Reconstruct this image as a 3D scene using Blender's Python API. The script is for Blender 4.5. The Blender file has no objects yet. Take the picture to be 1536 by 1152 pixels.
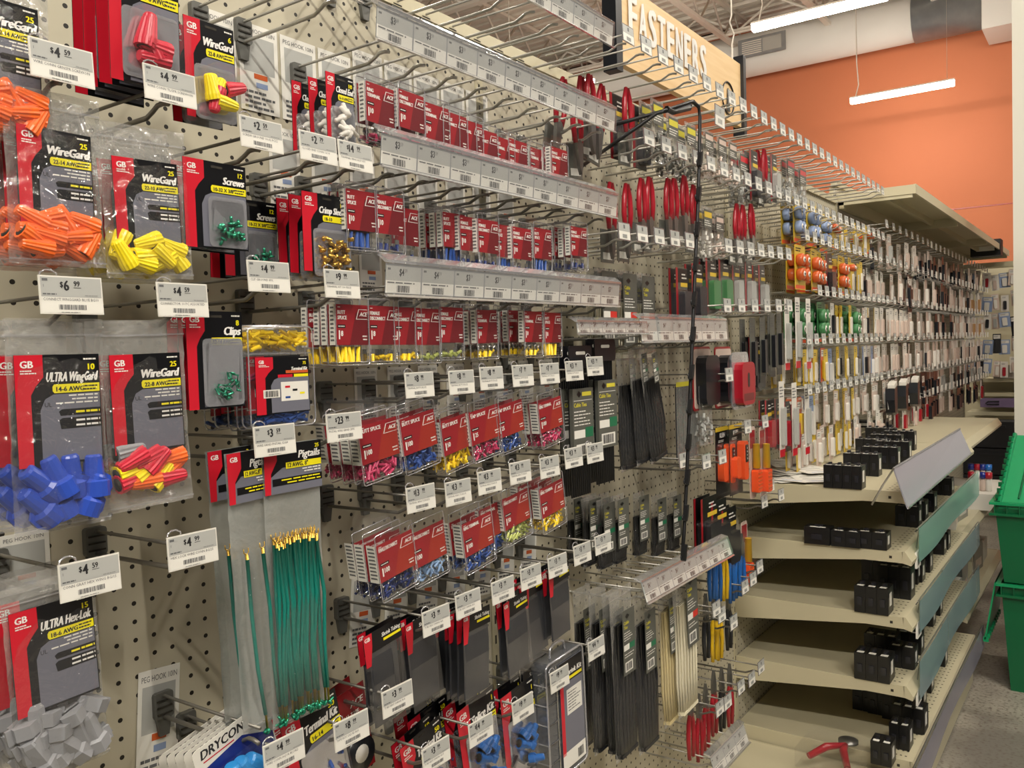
import bpy, math, random
import numpy as np
from mathutils import Vector, Matrix, Euler

random.seed(7)
SC = bpy.context.scene
COL = SC.collection
PI = math.pi

# ------------------------------------------------------------------ camera, world, light, exposure
YAW, PITCH, ROLL, FPX = 0.613170816527137, -0.039833211632832974, -0.02981144521645107, 1300.915
CAM = np.array([1.07, 0.0, 1.5])
_cy, _sy, _cp, _sp = math.cos(YAW), math.sin(YAW), math.cos(PITCH), math.sin(PITCH)
_f = np.array([-_sy * _cp, _cy * _cp, _sp]); _r = np.array([_cy, _sy, 0.0]); _u = np.cross(_r, _f)
RV = _r * math.cos(ROLL) + _u * math.sin(ROLL)
UV = -_r * math.sin(ROLL) + _u * math.cos(ROLL)
cam_d = bpy.data.cameras.new('camera')
cam_d.sensor_width = 36.0
cam_d.lens = FPX / 1536.0 * 36.0
cam_d.clip_start = 0.02; cam_d.clip_end = 100
cam = bpy.data.objects.new('camera', cam_d); COL.objects.link(cam)
cam.matrix_world = Matrix(((RV[0], UV[0], -_f[0], CAM[0]), (RV[1], UV[1], -_f[1], CAM[1]),
                           (RV[2], UV[2], -_f[2], CAM[2]), (0, 0, 0, 1)))
SC.camera = cam

def P(px, py, X=0.21, ax=0):
    """world point seen at a pixel of the photograph, on the plane coordinate[ax] = X"""
    d = _f * FPX + RV * (px - 768) - UV * (py - 576)
    t = (X - CAM[ax]) / d[ax]
    q = CAM + d * t
    return Vector((float(q[0]), float(q[1]), float(q[2])))

world = bpy.data.worlds.new('store'); SC.world = world; world.use_nodes = True
world.node_tree.nodes['Background'].inputs[0].default_value = (1.0, 0.95, 0.88, 1)
world.node_tree.nodes['Background'].inputs[1].default_value = 0.13
SC.view_settings.view_transform = 'Standard'
SC.view_settings.look = 'None'
SC.view_settings.gamma = 1.0
SC.view_settings.use_curve_mapping = False
SC.view_settings.exposure = -0.22
SC.cycles.transparent_max_bounces = 24
SC.cycles.max_bounces = 7
SC.cycles.sample_clamp_indirect = 4.0
LAMPS = [  # x, y, z, length along x: suspended tube lamps, first two in view, the rest added for light
    (-1.30, 8.6, 4.62, 1.25, 60), (-1.28, 12.35, 4.70, 1.25, 36), (1.9, -1.3, 3.9, 1.25, 150), (1.75, 2.6, 4.2, 1.25, 66),
    (1.7, 5.3, 4.4, 1.25, 75), (1.8, 8.6, 4.6, 1.25, 60), (3.6, 0.6, 4.0, 1.25, 110), (-2.4, 2.2, 4.5, 1.25, 85), (-2.6, 5.3, 4.5, 1.25, 85), (-4.6, 9.0, 4.6, 1.25, 60)]  # last three hang unseen behind the gondola, added to brighten the ceiling

# ------------------------------------------------------------------ materials
def lin(h):
    if isinstance(h, str):
        h = h.lstrip('#'); c = [int(h[i:i + 2], 16) / 255 for i in (0, 2, 4)]
    else:
        c = h
    return tuple(((v / 12.92) if v <= 0.04045 else ((v + 0.055) / 1.055) ** 2.4) for v in c) + (1,)
MATS = {}
def nt(name):
    m = bpy.data.materials.new(name); m.use_nodes = True
    t = m.node_tree; t.nodes.clear()
    o = t.nodes.new('ShaderNodeOutputMaterial'); MATS[name] = m
    return m, t, o
def plain(name, hexc, rough=0.5, metal=0.0, emit=0, bump=0, bscale=200, var=0, spec=0.5):
    if name in MATS: return MATS[name]
    m, t, o = nt(name)
    b = t.nodes.new('ShaderNodeBsdfPrincipled'); c = lin(hexc)
    b.inputs['Base Color'].default_value = c
    b.inputs['Roughness'].default_value = rough; b.inputs['Metallic'].default_value = metal
    b.inputs['Specular IOR Level'].default_value = spec
    if emit:
        b.inputs['Emission Color'].default_value = c; b.inputs['Emission Strength'].default_value = emit
    if bump or var:
        tc = t.nodes.new('ShaderNodeTexCoord'); n = t.nodes.new('ShaderNodeTexNoise')
        n.inputs['Scale'].default_value = bscale; n.inputs['Detail'].default_value = 3
        t.links.new(tc.outputs['Object'], n.inputs['Vector'])
        if bump:
            bp = t.nodes.new('ShaderNodeBump'); bp.inputs['Strength'].default_value = bump; bp.inputs['Distance'].default_value = 0.002
            t.links.new(n.outputs['Fac'], bp.inputs['Height']); t.links.new(bp.outputs['Normal'], b.inputs['Normal'])
        if var:
            mx = t.nodes.new('ShaderNodeMix'); mx.data_type = 'RGBA'
            mx.inputs['A'].default_value = tuple(v * (1 - var) for v in c[:3]) + (1,)
            mx.inputs['B'].default_value = tuple(min(1, v * (1 + var)) for v in c[:3]) + (1,)
            t.links.new(n.outputs['Fac'], mx.inputs['Factor']); t.links.new(mx.outputs['Result'], b.inputs['Base Color'])
    t.links.new(b.outputs[0], o.inputs[0])
    return m
def clear(name, tint='#ffffff', haze=0.06, gloss=0.12, rough=0.08, bump=0, bscale=30, hazec='#ffffff'):
    m, t, o = nt(name)
    tr = t.nodes.new('ShaderNodeBsdfTransparent'); tr.inputs[0].default_value = lin(tint)
    gl = t.nodes.new('ShaderNodeBsdfGlossy'); gl.inputs['Roughness'].default_value = rough; gl.inputs[0].default_value = (1, 1, 1, 1)
    df = t.nodes.new('ShaderNodeBsdfDiffuse'); df.inputs[0].default_value = lin(hazec)
    lw = t.nodes.new('ShaderNodeLayerWeight'); lw.inputs['Blend'].default_value = 0.25
    mr = t.nodes.new('ShaderNodeMapRange'); mr.inputs['To Min'].default_value = gloss; mr.inputs['To Max'].default_value = min(1, gloss * 4)
    t.links.new(lw.outputs['Fresnel'], mr.inputs['Value'])
    m1 = t.nodes.new('ShaderNodeMixShader'); m1.inputs[0].default_value = haze
    t.links.new(tr.outputs[0], m1.inputs[1]); t.links.new(df.outputs[0], m1.inputs[2])
    m2 = t.nodes.new('ShaderNodeMixShader')
    t.links.new(mr.outputs[0], m2.inputs[0]); t.links.new(m1.outputs[0], m2.inputs[1]); t.links.new(gl.outputs[0], m2.inputs[2])
    t.links.new(m2.outputs[0], o.inputs[0])
    if bump:
        tc = t.nodes.new('ShaderNodeTexCoord'); n = t.nodes.new('ShaderNodeTexNoise')
        n.inputs['Scale'].default_value = bscale; n.inputs['Detail'].default_value = 4; n.inputs['Distortion'].default_value = 1.2
        bp = t.nodes.new('ShaderNodeBump'); bp.inputs['Strength'].default_value = bump; bp.inputs['Distance'].default_value = 0.01
        t.links.new(tc.outputs['Object'], n.inputs['Vector']); t.links.new(n.outputs['Fac'], bp.inputs['Height'])
        for s in (gl, df): t.links.new(bp.outputs['Normal'], s.inputs['Normal'])
    return m

plain('white', '#e4e2dc', 0.5); plain('paper', '#dddbd2', 0.6); plain('tag_grey', '#a9aaa5', 0.5); plain('ink', '#1c1c1e', 0.6)
plain('black', '#121214', 0.45); plain('card_black', '#0d0d10', 0.28); plain('card_grey', '#6c6d78', 0.3); plain('gb_red', '#c41a2c', 0.3)
plain('gb_yellow', '#e8dc18', 0.35); plain('ace_red', '#931720', 0.28); plain('ace_dark', '#6a1119', 0.3); plain('ace_orange', '#9c2a1c', 0.28)
plain('nut_orange', '#f26a22', 0.4); plain('nut_yellow', '#f2dc18', 0.4); plain('nut_red', '#c8283c', 0.4); plain('nut_blue', '#2c4cb0', 0.3)
plain('nut_grey', '#8b8c8f', 0.45); plain('term_yellow', '#f0cc12', 0.35); plain('term_blue', '#26488c', 0.3); plain('term_pink', '#b8305a', 0.3)
plain('term_navy', '#1a2a60', 0.3); plain('term_clearyellow', '#b9c26a', 0.3); plain('term_clearblue', '#7f9cc0', 0.25)
plain('tin', '#b8b8b4', 0.25, 0.9); plain('brass', '#c9a44a', 0.28, 0.95); plain('green_screw', '#2f8f70', 0.25, 0.6)
plain('wire_green', '#0b7a6c', 0.4); plain('zinc', '#b4b2aa', 0.35, 0.55); plain('dull_wire', '#77746c', 0.4, 0.55)
plain('backplate', '#5f5f5a', 0.45, 0.2); plain('shrink', '#2b2d32', 0.42, bump=0.3, bscale=60); plain('tie_black', '#191b20', 0.3)
plain('tie_white', '#e6dfc4', 0.4); plain('tie_cream', '#d3c392', 0.4); plain('label_grey', '#55564f', 0.4); plain('label_yellow', '#c9bf3a', 0.45)
plain('label_green', '#1c6a48', 0.4); plain('red', '#c0202a', 0.35); plain('tool_red', '#9e1626', 0.3); plain('tool_blue', '#1f5fa8', 0.35)
plain('tool_yellow', '#e2b81a', 0.35); plain('tool_orange', '#e8521c', 0.35); plain('steel', '#8a8a88', 0.3, 0.9); plain('far_yellow', '#d2b232', 0.35)
plain('far_orange', '#c45a2a', 0.35); plain('far_white', '#d9d5cc', 0.45); plain('far_pink', '#c9b5a8', 0.5); plain('far_green', '#3f7a4a', 0.4)
plain('far_blue', '#8496b8', 0.4); plain('wood', '#b48a58', 0.5); plain('breaker', '#141415', 0.35); plain('navy', '#1b2a78', 0.3); plain('sky_blue', '#2a86c8', 0.3)
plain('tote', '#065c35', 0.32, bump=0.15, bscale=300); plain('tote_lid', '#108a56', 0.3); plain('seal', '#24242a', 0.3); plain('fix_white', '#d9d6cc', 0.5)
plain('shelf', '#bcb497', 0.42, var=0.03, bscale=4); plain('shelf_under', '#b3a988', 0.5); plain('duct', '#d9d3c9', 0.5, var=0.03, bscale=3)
plain('galv', '#9a9c9c', 0.3, 0.7, var=0.25, bscale=6); plain('steel_white', '#d6ccbd', 0.55); plain('slot', '#2b271f', 0.8); plain('frame_black', '#15171c', 0.4)
plain('pale_text', '#8d8e8a', 0.6); plain('mid_text', '#5e5f60', 0.6); plain('pillar', '#c9c6ba', 0.6); plain('kraft', '#8a8378', 0.6); plain('box_grey', '#a09a90', 0.6)
plain('tube_glow', '#fff6ea', 0.5, emit=14); plain('lilac', '#7c6a8a', 0.4); plain('cab_dark', '#17181c', 0.5); plain('red_label', '#c83228', 0.4)
clear('film', haze=0.022, gloss=0.055, rough=0.06, bump=0.75, bscale=30, hazec='#d8d6cf')
clear('film_thin', haze=0.14, gloss=0.07, rough=0.22, bump=0.8, bscale=22, hazec='#b4b6b2')
clear('shell', haze=0.008, gloss=0.028, rough=0.05)
clear('film_back', haze=0.40, gloss=0.05, rough=0.2, bump=0.8, bscale=25, hazec='#b9b8b2')
clear('frost_back', haze=0.72, gloss=0.05, rough=0.25, bump=0.5, bscale=12, hazec='#a5a8a3')
clear('shell_edge', haze=0.30, gloss=0.30, rough=0.12, hazec='#d8d8de')
clear('frost', haze=0.45, gloss=0.06, rough=0.3, hazec='#b9bcba')
clear('rail_clear', haze=0.30, gloss=0.16, rough=0.1, hazec='#cfd0d2')
clear('rail_face', haze=0.04, gloss=0.045, rough=0.09)
clear('guard_green', tint='#b4dcd2', haze=0.55, gloss=0.10, rough=0.2, hazec='#8db8ae')
clear('guard_blue', tint='#b9cdd4', haze=0.55, gloss=0.10, rough=0.2, hazec='#8ea6ac')
clear('guard_lilac', tint='#c8c4d8', haze=0.60, gloss=0.10, rough=0.2, hazec='#9a98a6')
clear('holder_lilac', tint='#e0dcec', haze=0.72, gloss=0.10, rough=0.25, hazec='#a6a6b0')
clear('smoke', tint='#8a8e94', haze=0.5, gloss=0.12, rough=0.12, hazec='#6d7074')

def pegboard_mat():
    m, t, o = nt('pegboard')
    N, Lk = t.nodes.new, t.links.new
    b = N('ShaderNodeBsdfPrincipled'); b.inputs['Roughness'].default_value = 0.55
    g = N('ShaderNodeNewGeometry'); s = N('ShaderNodeSeparateXYZ'); Lk(g.outputs['Position'], s.inputs[0])
    def cell(out, pitch, ph):
        a = N('ShaderNodeMath'); a.operation = 'SUBTRACT'; Lk(out, a.inputs[0]); a.inputs[1].default_value = ph
        d = N('ShaderNodeMath'); d.operation = 'DIVIDE'; Lk(a.outputs[0], d.inputs[0]); d.inputs[1].default_value = pitch
        fr = N('ShaderNodeMath'); fr.operation = 'FRACT'; Lk(d.outputs[0], fr.inputs[0])
        c = N('ShaderNodeMath'); c.operation = 'SUBTRACT'; Lk(fr.outputs[0], c.inputs[0]); c.inputs[1].default_value = 0.5
        return c.outputs[0]
    cb = N('ShaderNodeCombineXYZ'); Lk(cell(s.outputs['Y'], 0.0266, 0.6097 - 0.0133), cb.inputs[0]); Lk(cell(s.outputs['Z'], 0.0246, 1.179 - 0.0123), cb.inputs[1])
    ln = N('ShaderNodeVectorMath'); ln.operation = 'LENGTH'; Lk(cb.outputs[0], ln.inputs[0])
    lt = N('ShaderNodeMath'); lt.operation = 'LESS_THAN'; Lk(ln.outputs['Value'], lt.inputs[0]); lt.inputs[1].default_value = 0.125
    mx = N('ShaderNodeMix'); mx.data_type = 'RGBA'; mx.inputs['A'].default_value = lin('#b7b09a'); mx.inputs['B'].default_value = lin('#1a140c')
    Lk(lt.outputs[0], mx.inputs['Factor']); Lk(mx.outputs['Result'], b.inputs['Base Color']); Lk(b.outputs[0], o.inputs[0])
pegboard_mat()
def floor_mat():
    m, t, o = nt('concrete'); N, Lk = t.nodes.new, t.links.new
    b = N('ShaderNodeBsdfPrincipled'); tc = N('ShaderNodeNewGeometry')
    n1 = N('ShaderNodeTexNoise'); n1.inputs['Scale'].default_value = 2.2; n1.inputs['Detail'].default_value = 10; Lk(tc.outputs['Position'], n1.inputs['Vector'])
    n2 = N('ShaderNodeTexNoise'); n2.inputs['Scale'].default_value = 70; n2.inputs['Detail'].default_value = 5; Lk(tc.outputs['Position'], n2.inputs['Vector'])
    r1 = N('ShaderNodeValToRGB'); r1.color_ramp.elements[0].color = lin('#6f6a62'); r1.color_ramp.elements[1].color = lin('#a59f92')
    r1.color_ramp.elements[0].position = .38; r1.color_ramp.elements[1].position = .62
    r2 = N('ShaderNodeValToRGB'); r2.color_ramp.elements[0].color = (0, 0, 0, 1); r2.color_ramp.elements[1].color = (1, 1, 1, 1)
    r2.color_ramp.elements[0].position = .30; r2.color_ramp.elements[1].position = .50
    mx = N('ShaderNodeMix'); mx.data_type = 'RGBA'; mx.inputs['A'].default_value = lin('#5e5248')
    Lk(n1.outputs['Fac'], r1.inputs[0]); Lk(n2.outputs['Fac'], r2.inputs[0]); Lk(r2.outputs[0], mx.inputs['Factor']); Lk(r1.outputs[0], mx.inputs['B'])
    Lk(mx.outputs['Result'], b.inputs['Base Color']); b.inputs['Roughness'].default_value = 0.35; Lk(b.outputs[0], o.inputs[0])
floor_mat()
def sign_wood():
    m, t, o = nt('sign_wood'); N, Lk = t.nodes.new, t.links.new
    b = N('ShaderNodeBsdfPrincipled'); tc = N('ShaderNodeTexCoord'); mp = N('ShaderNodeMapping'); mp.inputs['Scale'].default_value = (1, 3, 40)
    n1 = N('ShaderNodeTexNoise'); n1.inputs['Scale'].default_value = 1.5; Lk(tc.outputs['Object'], mp.inputs[0]); Lk(mp.outputs[0], n1.inputs['Vector'])
    r1 = N('ShaderNodeValToRGB'); r1.color_ramp.elements[0].color = lin('#d2ab74'); r1.color_ramp.elements[1].color = lin('#ecd0a2')
    Lk(n1.outputs['Fac'], r1.inputs[0]); Lk(r1.outputs[0], b.inputs['Base Color']); b.inputs['Roughness'].default_value = .5; Lk(b.outputs[0], o.inputs[0])
sign_wood()
plain('orange_wall', '#c4724a', 0.7, var=0.05, bscale=1.5)
plain('roof_deck', '#ddd2c2', 0.6)

# ------------------------------------------------------------------ mesh kit   local axes: x out of the board, y along it, z up
_TXT = {}
def text_geo(s, bold, res=1):
    k = (s, bold)
    if k not in _TXT:
        c = bpy.data.curves.new('t', 'FONT'); c.body = s; c.size = 1; c.resolution_u = max(res, 2) if len(s) < 14 else 1; c.offset = 0.006 if bold else 0; c.fill_mode = 'FRONT'
        o = bpy.data.objects.new('t', c); COL.objects.link(o)
        me = bpy.data.meshes.new_from_object(o.evaluated_get(bpy.context.evaluated_depsgraph_get()))
        vs = [(v.co.x, v.co.y, 0) for v in me.vertices]; fs = [tuple(p.vertices) for p in me.polygons]
        bpy.data.objects.remove(o); bpy.data.curves.remove(c); bpy.data.meshes.remove(me)
        if not vs: vs = [(0, 0, 0)]
        if bold:
            n0 = len(vs); v0 = list(vs); f0 = list(fs)
            for q, (du, dv) in enumerate(((bold * .8, 0), (bold * 1.6, bold * .3))):
                b0 = len(vs); vs += [(a + du, b + dv, q + 1) for a, b, _ in v0]; fs += [tuple(b0 + k for k in f) for f in f0]
        _TXT[k] = (vs, fs, min(v[0] for v in vs), max(v[0] for v in vs))
    return _TXT[k]

class M:
    def __init__(s):
        s.v = []; s.f = []; s.m = []; s.slots = []; s.T = Matrix(); s.smooth = []
    def mi(s, mat):
        if mat not in s.slots: s.slots.append(mat)
        return s.slots.index(mat)
    def add(s, vs, fs, mat, smooth=False):
        b = len(s.v); T = s.T
        s.v += [tuple(T @ Vector(v)) for v in vs]
        i = s.mi(mat)
        for f in fs:
            s.f.append(tuple(b + k for k in f)); s.m.append(i); s.smooth.append(smooth)
        return s
    def box(s, x0, x1, y0, y1, z0, z1, mat):
        vs = [(x, y, z) for x in (x0, x1) for y in (y0, y1) for z in (z0, z1)]
        return s.add(vs, [(0, 1, 3, 2), (4, 6, 7, 5), (0, 4, 5, 1), (2, 3, 7, 6), (0, 2, 6, 4), (1, 5, 7, 3)], mat)
    def bbox(s, x0, x1, y0, y1, z0, z1, mat, r=0.002):
        """box with chamfered edges running along x"""
        p = rrect(y0, y1, z0, z1, r, 2)
        return s.prism(p, x0, x1, mat)
    def flat(s, poly, x, mat):
        return s.add([(x, p[0], p[1]) for p in poly], [tuple(range(len(poly)))], mat)
    def rect(s, y0, y1, z0, z1, x, mat):
        return s.flat([(y0, z0), (y1, z0), (y1, z1), (y0, z1)], x, mat)
    def prism(s, poly, x0, x1, mat):
        n = len(poly)
        vs = [(x0, p[0], p[1]) for p in poly] + [(x1, p[0], p[1]) for p in poly]
        fs = [tuple(range(n))[::-1], tuple(range(n, 2 * n))] + [(i, (i + 1) % n, n + (i + 1) % n, n + i) for i in range(n)]
        return s.add(vs, fs, mat)
    def extrude_y(s, poly, y0, y1, mat):
        n = len(poly)
        vs = [(p[0], y0, p[1]) for p in poly] + [(p[0], y1, p[1]) for p in poly]
        fs = [tuple(range(n)), tuple(range(n, 2 * n))[::-1]] + [(i, n + i, n + (i + 1) % n, (i + 1) % n) for i in range(n)]
        return s.add(vs, fs, mat)
    def text(s, t, y, z, h, x, mat, align='l', bold=0.0, shear=0.0, wmax=None, sx=1.0):
        vs, fs, a, b = text_geo(t, bold)
        k = h / 0.7 * 1.0; w = (b - a) * k * sx
        if wmax and w > wmax: sx *= wmax / w; w = wmax
        o = y if align == 'l' else (y - w if align == 'r' else y - w / 2)
        return s.add([(x + p[2] * 6e-5, o + (p[0] - a) * k * sx + p[1] * k * shear, z + p[1] * k) for p in vs], fs, mat)
    def tube(s, path, r, mat, n=6, caps=True):
        P_ = [Vector(p) for p in path]; rings = []
        up0 = Vector((0, 0, 1))
        for i, p in enumerate(P_):
            d = (P_[min(i + 1, len(P_) - 1)] - P_[max(i - 1, 0)]).normalized()
            u = up0 if abs(d.z) < 0.9 else Vector((1, 0, 0))
            a = d.cross(u).normalized(); b = d.cross(a).normalized()
            rr = r[i] if isinstance(r, (list, tuple)) else r
            rings.append([p + (a * math.cos(2 * PI * k / n) + b * math.sin(2 * PI * k / n)) * rr for k in range(n)])
        vs = [v for q in rings for v in q]; fs = []
        for i in range(len(P_) - 1):
            for k in range(n):
                fs.append((i * n + k, i * n + (k + 1) % n, (i + 1) * n + (k + 1) % n, (i + 1) * n + k))
        if caps: fs += [tuple(range(n)), tuple(range((len(P_) - 1) * n, len(P_) * n))]
        return s.add(vs, fs, mat, True)
    def lathe(s, prof, mat, n=12, ribs=0.0, T=None):
        """profile [(radius, height)] about local z"""
        vs = []; fs = []
        for r, h in prof:
            for k in range(n):
                rr = r * (1 + (ribs if k % 2 else -ribs)); a = 2 * PI * k / n
                v = Vector((rr * math.cos(a), rr * math.sin(a), h)); vs.append(T @ v if T else v)
        for i in range(len(prof) - 1):
            for k in range(n):
                fs.append((i * n + k, i * n + (k + 1) % n, (i + 1) * n + (k + 1) % n, (i + 1) * n + k))
        fs += [tuple(range(n))[::-1], tuple(range((len(prof) - 1) * n, len(prof) * n))]
        return s.add(vs, fs, mat, ribs == 0)
    def build(s, name='mesh'):
        me = bpy.data.meshes.new(name); me.from_pydata(s.v, [], s.f)
        for k in s.slots: me.materials.append(MATS[k])
        me.polygons.foreach_set('material_index', s.m); me.polygons.foreach_set('use_smooth', s.smooth)
        me.update(); return me

def rrect(y0, y1, z0, z1, r, n=3):
    out = []
    for cy, cz, a0 in ((y1 - r, z1 - r, 0), (y0 + r, z1 - r, 90), (y0 + r, z0 + r, 180), (y1 - r, z0 + r, 270)):
        for k in range(n + 1):
            a = math.radians(a0 + 90 * k / n); out.append((cy + r * math.cos(a), cz + r * math.sin(a)))
    return out
def lines(m, y0, y1, z1, z0, n, x, mat, fill=0.45, seed=1, align='l'):
    """rows of fine print"""
    rr = random.Random(seed); p = (z1 - z0) / n
    for i in range(n):
        w = (y1 - y0) * rr.uniform(0.6, 1); a = y0 if align == 'l' else y1 - w
        z = z1 - (i + 0.5) * p
        # broken into words
        c = a
        while c < a + w:
            ww = min(rr.uniform(0.1, 0.3) * (y1 - y0), a + w - c)
            m.rect(c, c + ww * 0.85, z - p * fill / 2, z + p * fill / 2, x, mat); c += ww
def bars(m, y0, y1, z0, z1, x, mat='ink', n=16, seed=3):
    rr = random.Random(seed); p = (y1 - y0) / n
    for i in range(n):
        w = p * rr.choice((0.35, 0.5, 0.75)); m.rect(y0 + i * p, y0 + i * p + w, z0, z1, x, mat)

# ------------------------------------------------------------------ things and parts
SHORT = [(', first one behind it', ', rear one'), (' of three', ''), (' of four', ''), (', pack behind the', ', behind the'), ('red pack of hundred', 'pack of hundred'), ('red pack of fifty', 'pack of fifty'),
         ('clear red-labelled bag', 'red-labelled bag'), ('under the far tag row near the orange wall', 'by the orange wall'), ('in the row behind the clip strip middle', 'behind the clip strip middle'),
         ('red-striped card with a', 'red-striped card with'), ('black circuit breaker in the block behind the front two on', 'black breaker in the block behind the front two on'), ('bag of white ties with a large grey card', 'white tie bag with large grey card'),
         ('clear bag with green and yellow header', 'clear bag with yellow header'), ('beside the top of the clip strip', 'beside the clip strip top'), ('long grey card with a black tool', 'grey card with black tool'), ('left of the white red-footed cards', 'left of the red-footed cards'),
         ('clear bag of black cable ties fanning out right of the printed tie cards', 'black cable tie bag fanning out right of the printed tie cards'), ('just right of', 'right of'), ('wide black card with a red stripe', 'wide black card'), (' front one of the', ' one of the')]
def tag(o, label=None, cat=None, group=None, kind=None):
    if label:
        for a, b in SHORT:
            if len(label.split()) <= 16: break
            label = label.replace(a, b)
    if label: o['label'] = label
    if cat: o['category'] = cat
    if group: o['group'] = group
    if kind: o['kind'] = kind
    return o
def obj(name, me, parent=None, loc=(0, 0, 0), rot=(0, 0, 0), label=None):
    o = bpy.data.objects.new(name, me); COL.objects.link(o)
    o.parent = parent; o.location = loc; o.rotation_euler = rot
    if label: o['label'] = label
    return o
def struct(name, m):
    o = obj(name, m.build(name)); o['kind'] = 'structure'; return o
PROTO = {}
def put(key, name, loc, rot=(0, 0, 0), label='', cat='', group=None, scale=None):
    """a thing from its prototype: parts = [(part_name, mesh, loc, rot, label, subparts)]"""
    parts = PROTO[key]
    if callable(parts): parts = PROTO[key] = parts()
    if len(parts) == 1 and parts[0][0] is None:
        r = obj(name, parts[0][1], None, loc, rot)
    else:
        r = obj(name, None, None, loc, rot); r.empty_display_size = 0.02
        def rec(lst, par):
            for p in lst:
                c = obj(p[0], p[1], par, p[2] if len(p) > 2 else (0, 0, 0), p[3] if len(p) > 3 else (0, 0, 0), p[4] if len(p) > 4 else None)
                if len(p) > 5 and p[5]: rec(p[5], c)
                if len(p) > 6 and p[6]: c['kind'] = p[6]
        rec(parts, r)
    if scale: r.scale = scale
    return tag(r, label, cat, group)
ORD = ['first', 'second', 'third', 'fourth', 'fifth', 'sixth', 'seventh', 'eighth', 'ninth', 'tenth', 'eleventh', 'twelfth', 'thirteenth',
       'fourteenth', 'fifteenth', 'sixteenth', 'seventeenth', 'eighteenth', 'nineteenth', 'twentieth'] + \
      ['twenty-' + w for w in ('first', 'second', 'third', 'fourth', 'fifth', 'sixth', 'seventh', 'eighth', 'ninth')] + ['thirtieth'] + \
      ['thirty-' + w for w in ('first', 'second', 'third', 'fourth', 'fifth', 'sixth', 'seventh', 'eighth', 'ninth')]
NUM = ['no', 'one', 'two', 'three', 'four', 'five', 'six', 'seven', 'eight', 'nine']

# ================================================================== THE BUILDING
m = M(); m.box(-7, 6, -3, 15, -0.05, 0, 'concrete'); struct('floor', m)
BW = 14.0
m = M(); m.box(-9, 8, BW, BW + 0.2, 0, 7.2, 'orange_wall')
m.box(-9, 8, BW - 0.006, BW, 3.32, 3.335, 'ace_orange'); struct('wall_back', m)
# roof deck: corrugated sheet
m = M()
y = -3.0
while y < 14.2:
    m.box(-9, 8, y, y + 0.10, 6.62, 6.66, 'roof_deck'); m.box(-9, 8, y + 0.10, y + 0.2, 6.66, 6.70, 'roof_deck'); y += 0.2
struct('ceiling', m)
def joist(x0, y0, y1, z, label):
    """open web roof joist along y"""
    m = M()
    for dz in (0, 0.5): m.box(x0 - 0.04, x0 + 0.04, y0, y1, z + dz, z + dz + 0.05, 'steel_white')
    y = y0; k = 0
    while y < y1 - 0.3:
        a, b = ((z + 0.03, z + 0.5) if k % 2 == 0 else (z + 0.5, z + 0.03)); m.tube([(x0, y, a), (x0, y + 0.45, b)], 0.018, 'steel_white', 5); y += 0.45; k += 1
    tag(obj('roof_joist', m.build(), None), label, 'joist')
for i, x in enumerate((-6.6, -5.2, -3.8, -2.4, -1.0, 0.4, 1.8)):
    joist(x, 1.0, BW - 0.1, 6.05, 'pale open-web steel roof joist running to the orange wall, %s from the left' % ORD[i])
def girder(y0, label, zb=5.42, zh=0.62):
    m = M()
    for dz in (0, zh): m.box(-8.5, 7.5, y0 - 0.05, y0 + 0.05, zb + dz, zb + 0.05 + dz, 'steel_white')
    x = -8.5; k = 0
    while x < 7:
        a, b = ((zb + 0.02, zb + zh) if k % 2 == 0 else (zb + zh, zb + 0.02)); m.tube([(x, y0, a), (x + 0.6, y0, b)], 0.022, 'steel_white', 5); x += 0.6; k += 1
    tag(obj('roof_girder', m.build(), None), label, 'girder')
girder(9.4, 'pale steel truss girder crossing the ceiling above the nearer tube lamp', 6.1, 0.42)
girder(13.0, 'pale steel truss girder just above the duct by the orange wall', 6.2, 0.38)
m = M(); m.tube([(-8.5, 12.7, 6.1), (7.5, 12.7, 6.1)], 0.02, 'steel_white', 6)
tag(obj('conduit', m.build(), None), 'thin pale conduit running above the white duct', 'pipe')
# duct along the back wall
DZ = 6.02
root = obj('air_duct', None); root.location = (0, 13.45, 5.98)
tag(root, 'large round white ceiling duct with a bare galvanized sleeve, along the orange wall', 'duct')
def ycyl(m, x0, x1, ry, rz, mat, n=24):
    vs = []; 
    for x in (x0, x1):
        for k in range(n): a = 2 * PI * k / n; vs.append((x, ry * math.cos(a), rz * math.sin(a)))
    m.add(vs, [(k, (k + 1) % n, n + (k + 1) % n, n + k) for k in range(n)] + [tuple(range(n)), tuple(range(n, 2 * n))], mat, True)
m = M(); ycyl(m, -8.4, -1.3, 0.30, 0.33, 'duct'); obj('duct_run', m.build(), root)
m = M(); ycyl(m, -1.3, -0.42, 0.31, 0.35, 'galv'); obj('metal_sleeve', m.build(), root, label='bare galvanized sleeve between the white duct and the box')
m = M(); m.box(-0.42, 0.42, -0.42, 0.35, -0.48, 0.45, 'duct'); obj('duct_box', m.build(), root, label='squared white box section of the duct')
m = M(); ycyl(m, 0.42, 5, 0.30, 0.33, 'duct'); obj('duct_run', m.build(), root)
g = M(); g.box(-0.36, 0.36, -0.02, 0, -0.14, 0.14, 'galv')
fr = obj('air_register', g.build(), root, (-3.35, -0.37, -0.02), label='grey rectangular air register')
g = M()
for k in range(7): g.box(-0.3, 0.0 + 0.3 * (k % 1), -0.03, -0.02, -0.1 + k * 0.03, -0.088 + k * 0.03, 'steel_white')
g.box(0.02, 0.3, -0.03, -0.02, -0.1, 0.1, 'box_grey'); obj('louvre', g.build(), fr)
m = M(); m.box(0.612, 1.35, 5.2, 5.6, 0, 6.6, 'pillar'); struct('column', m)

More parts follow.
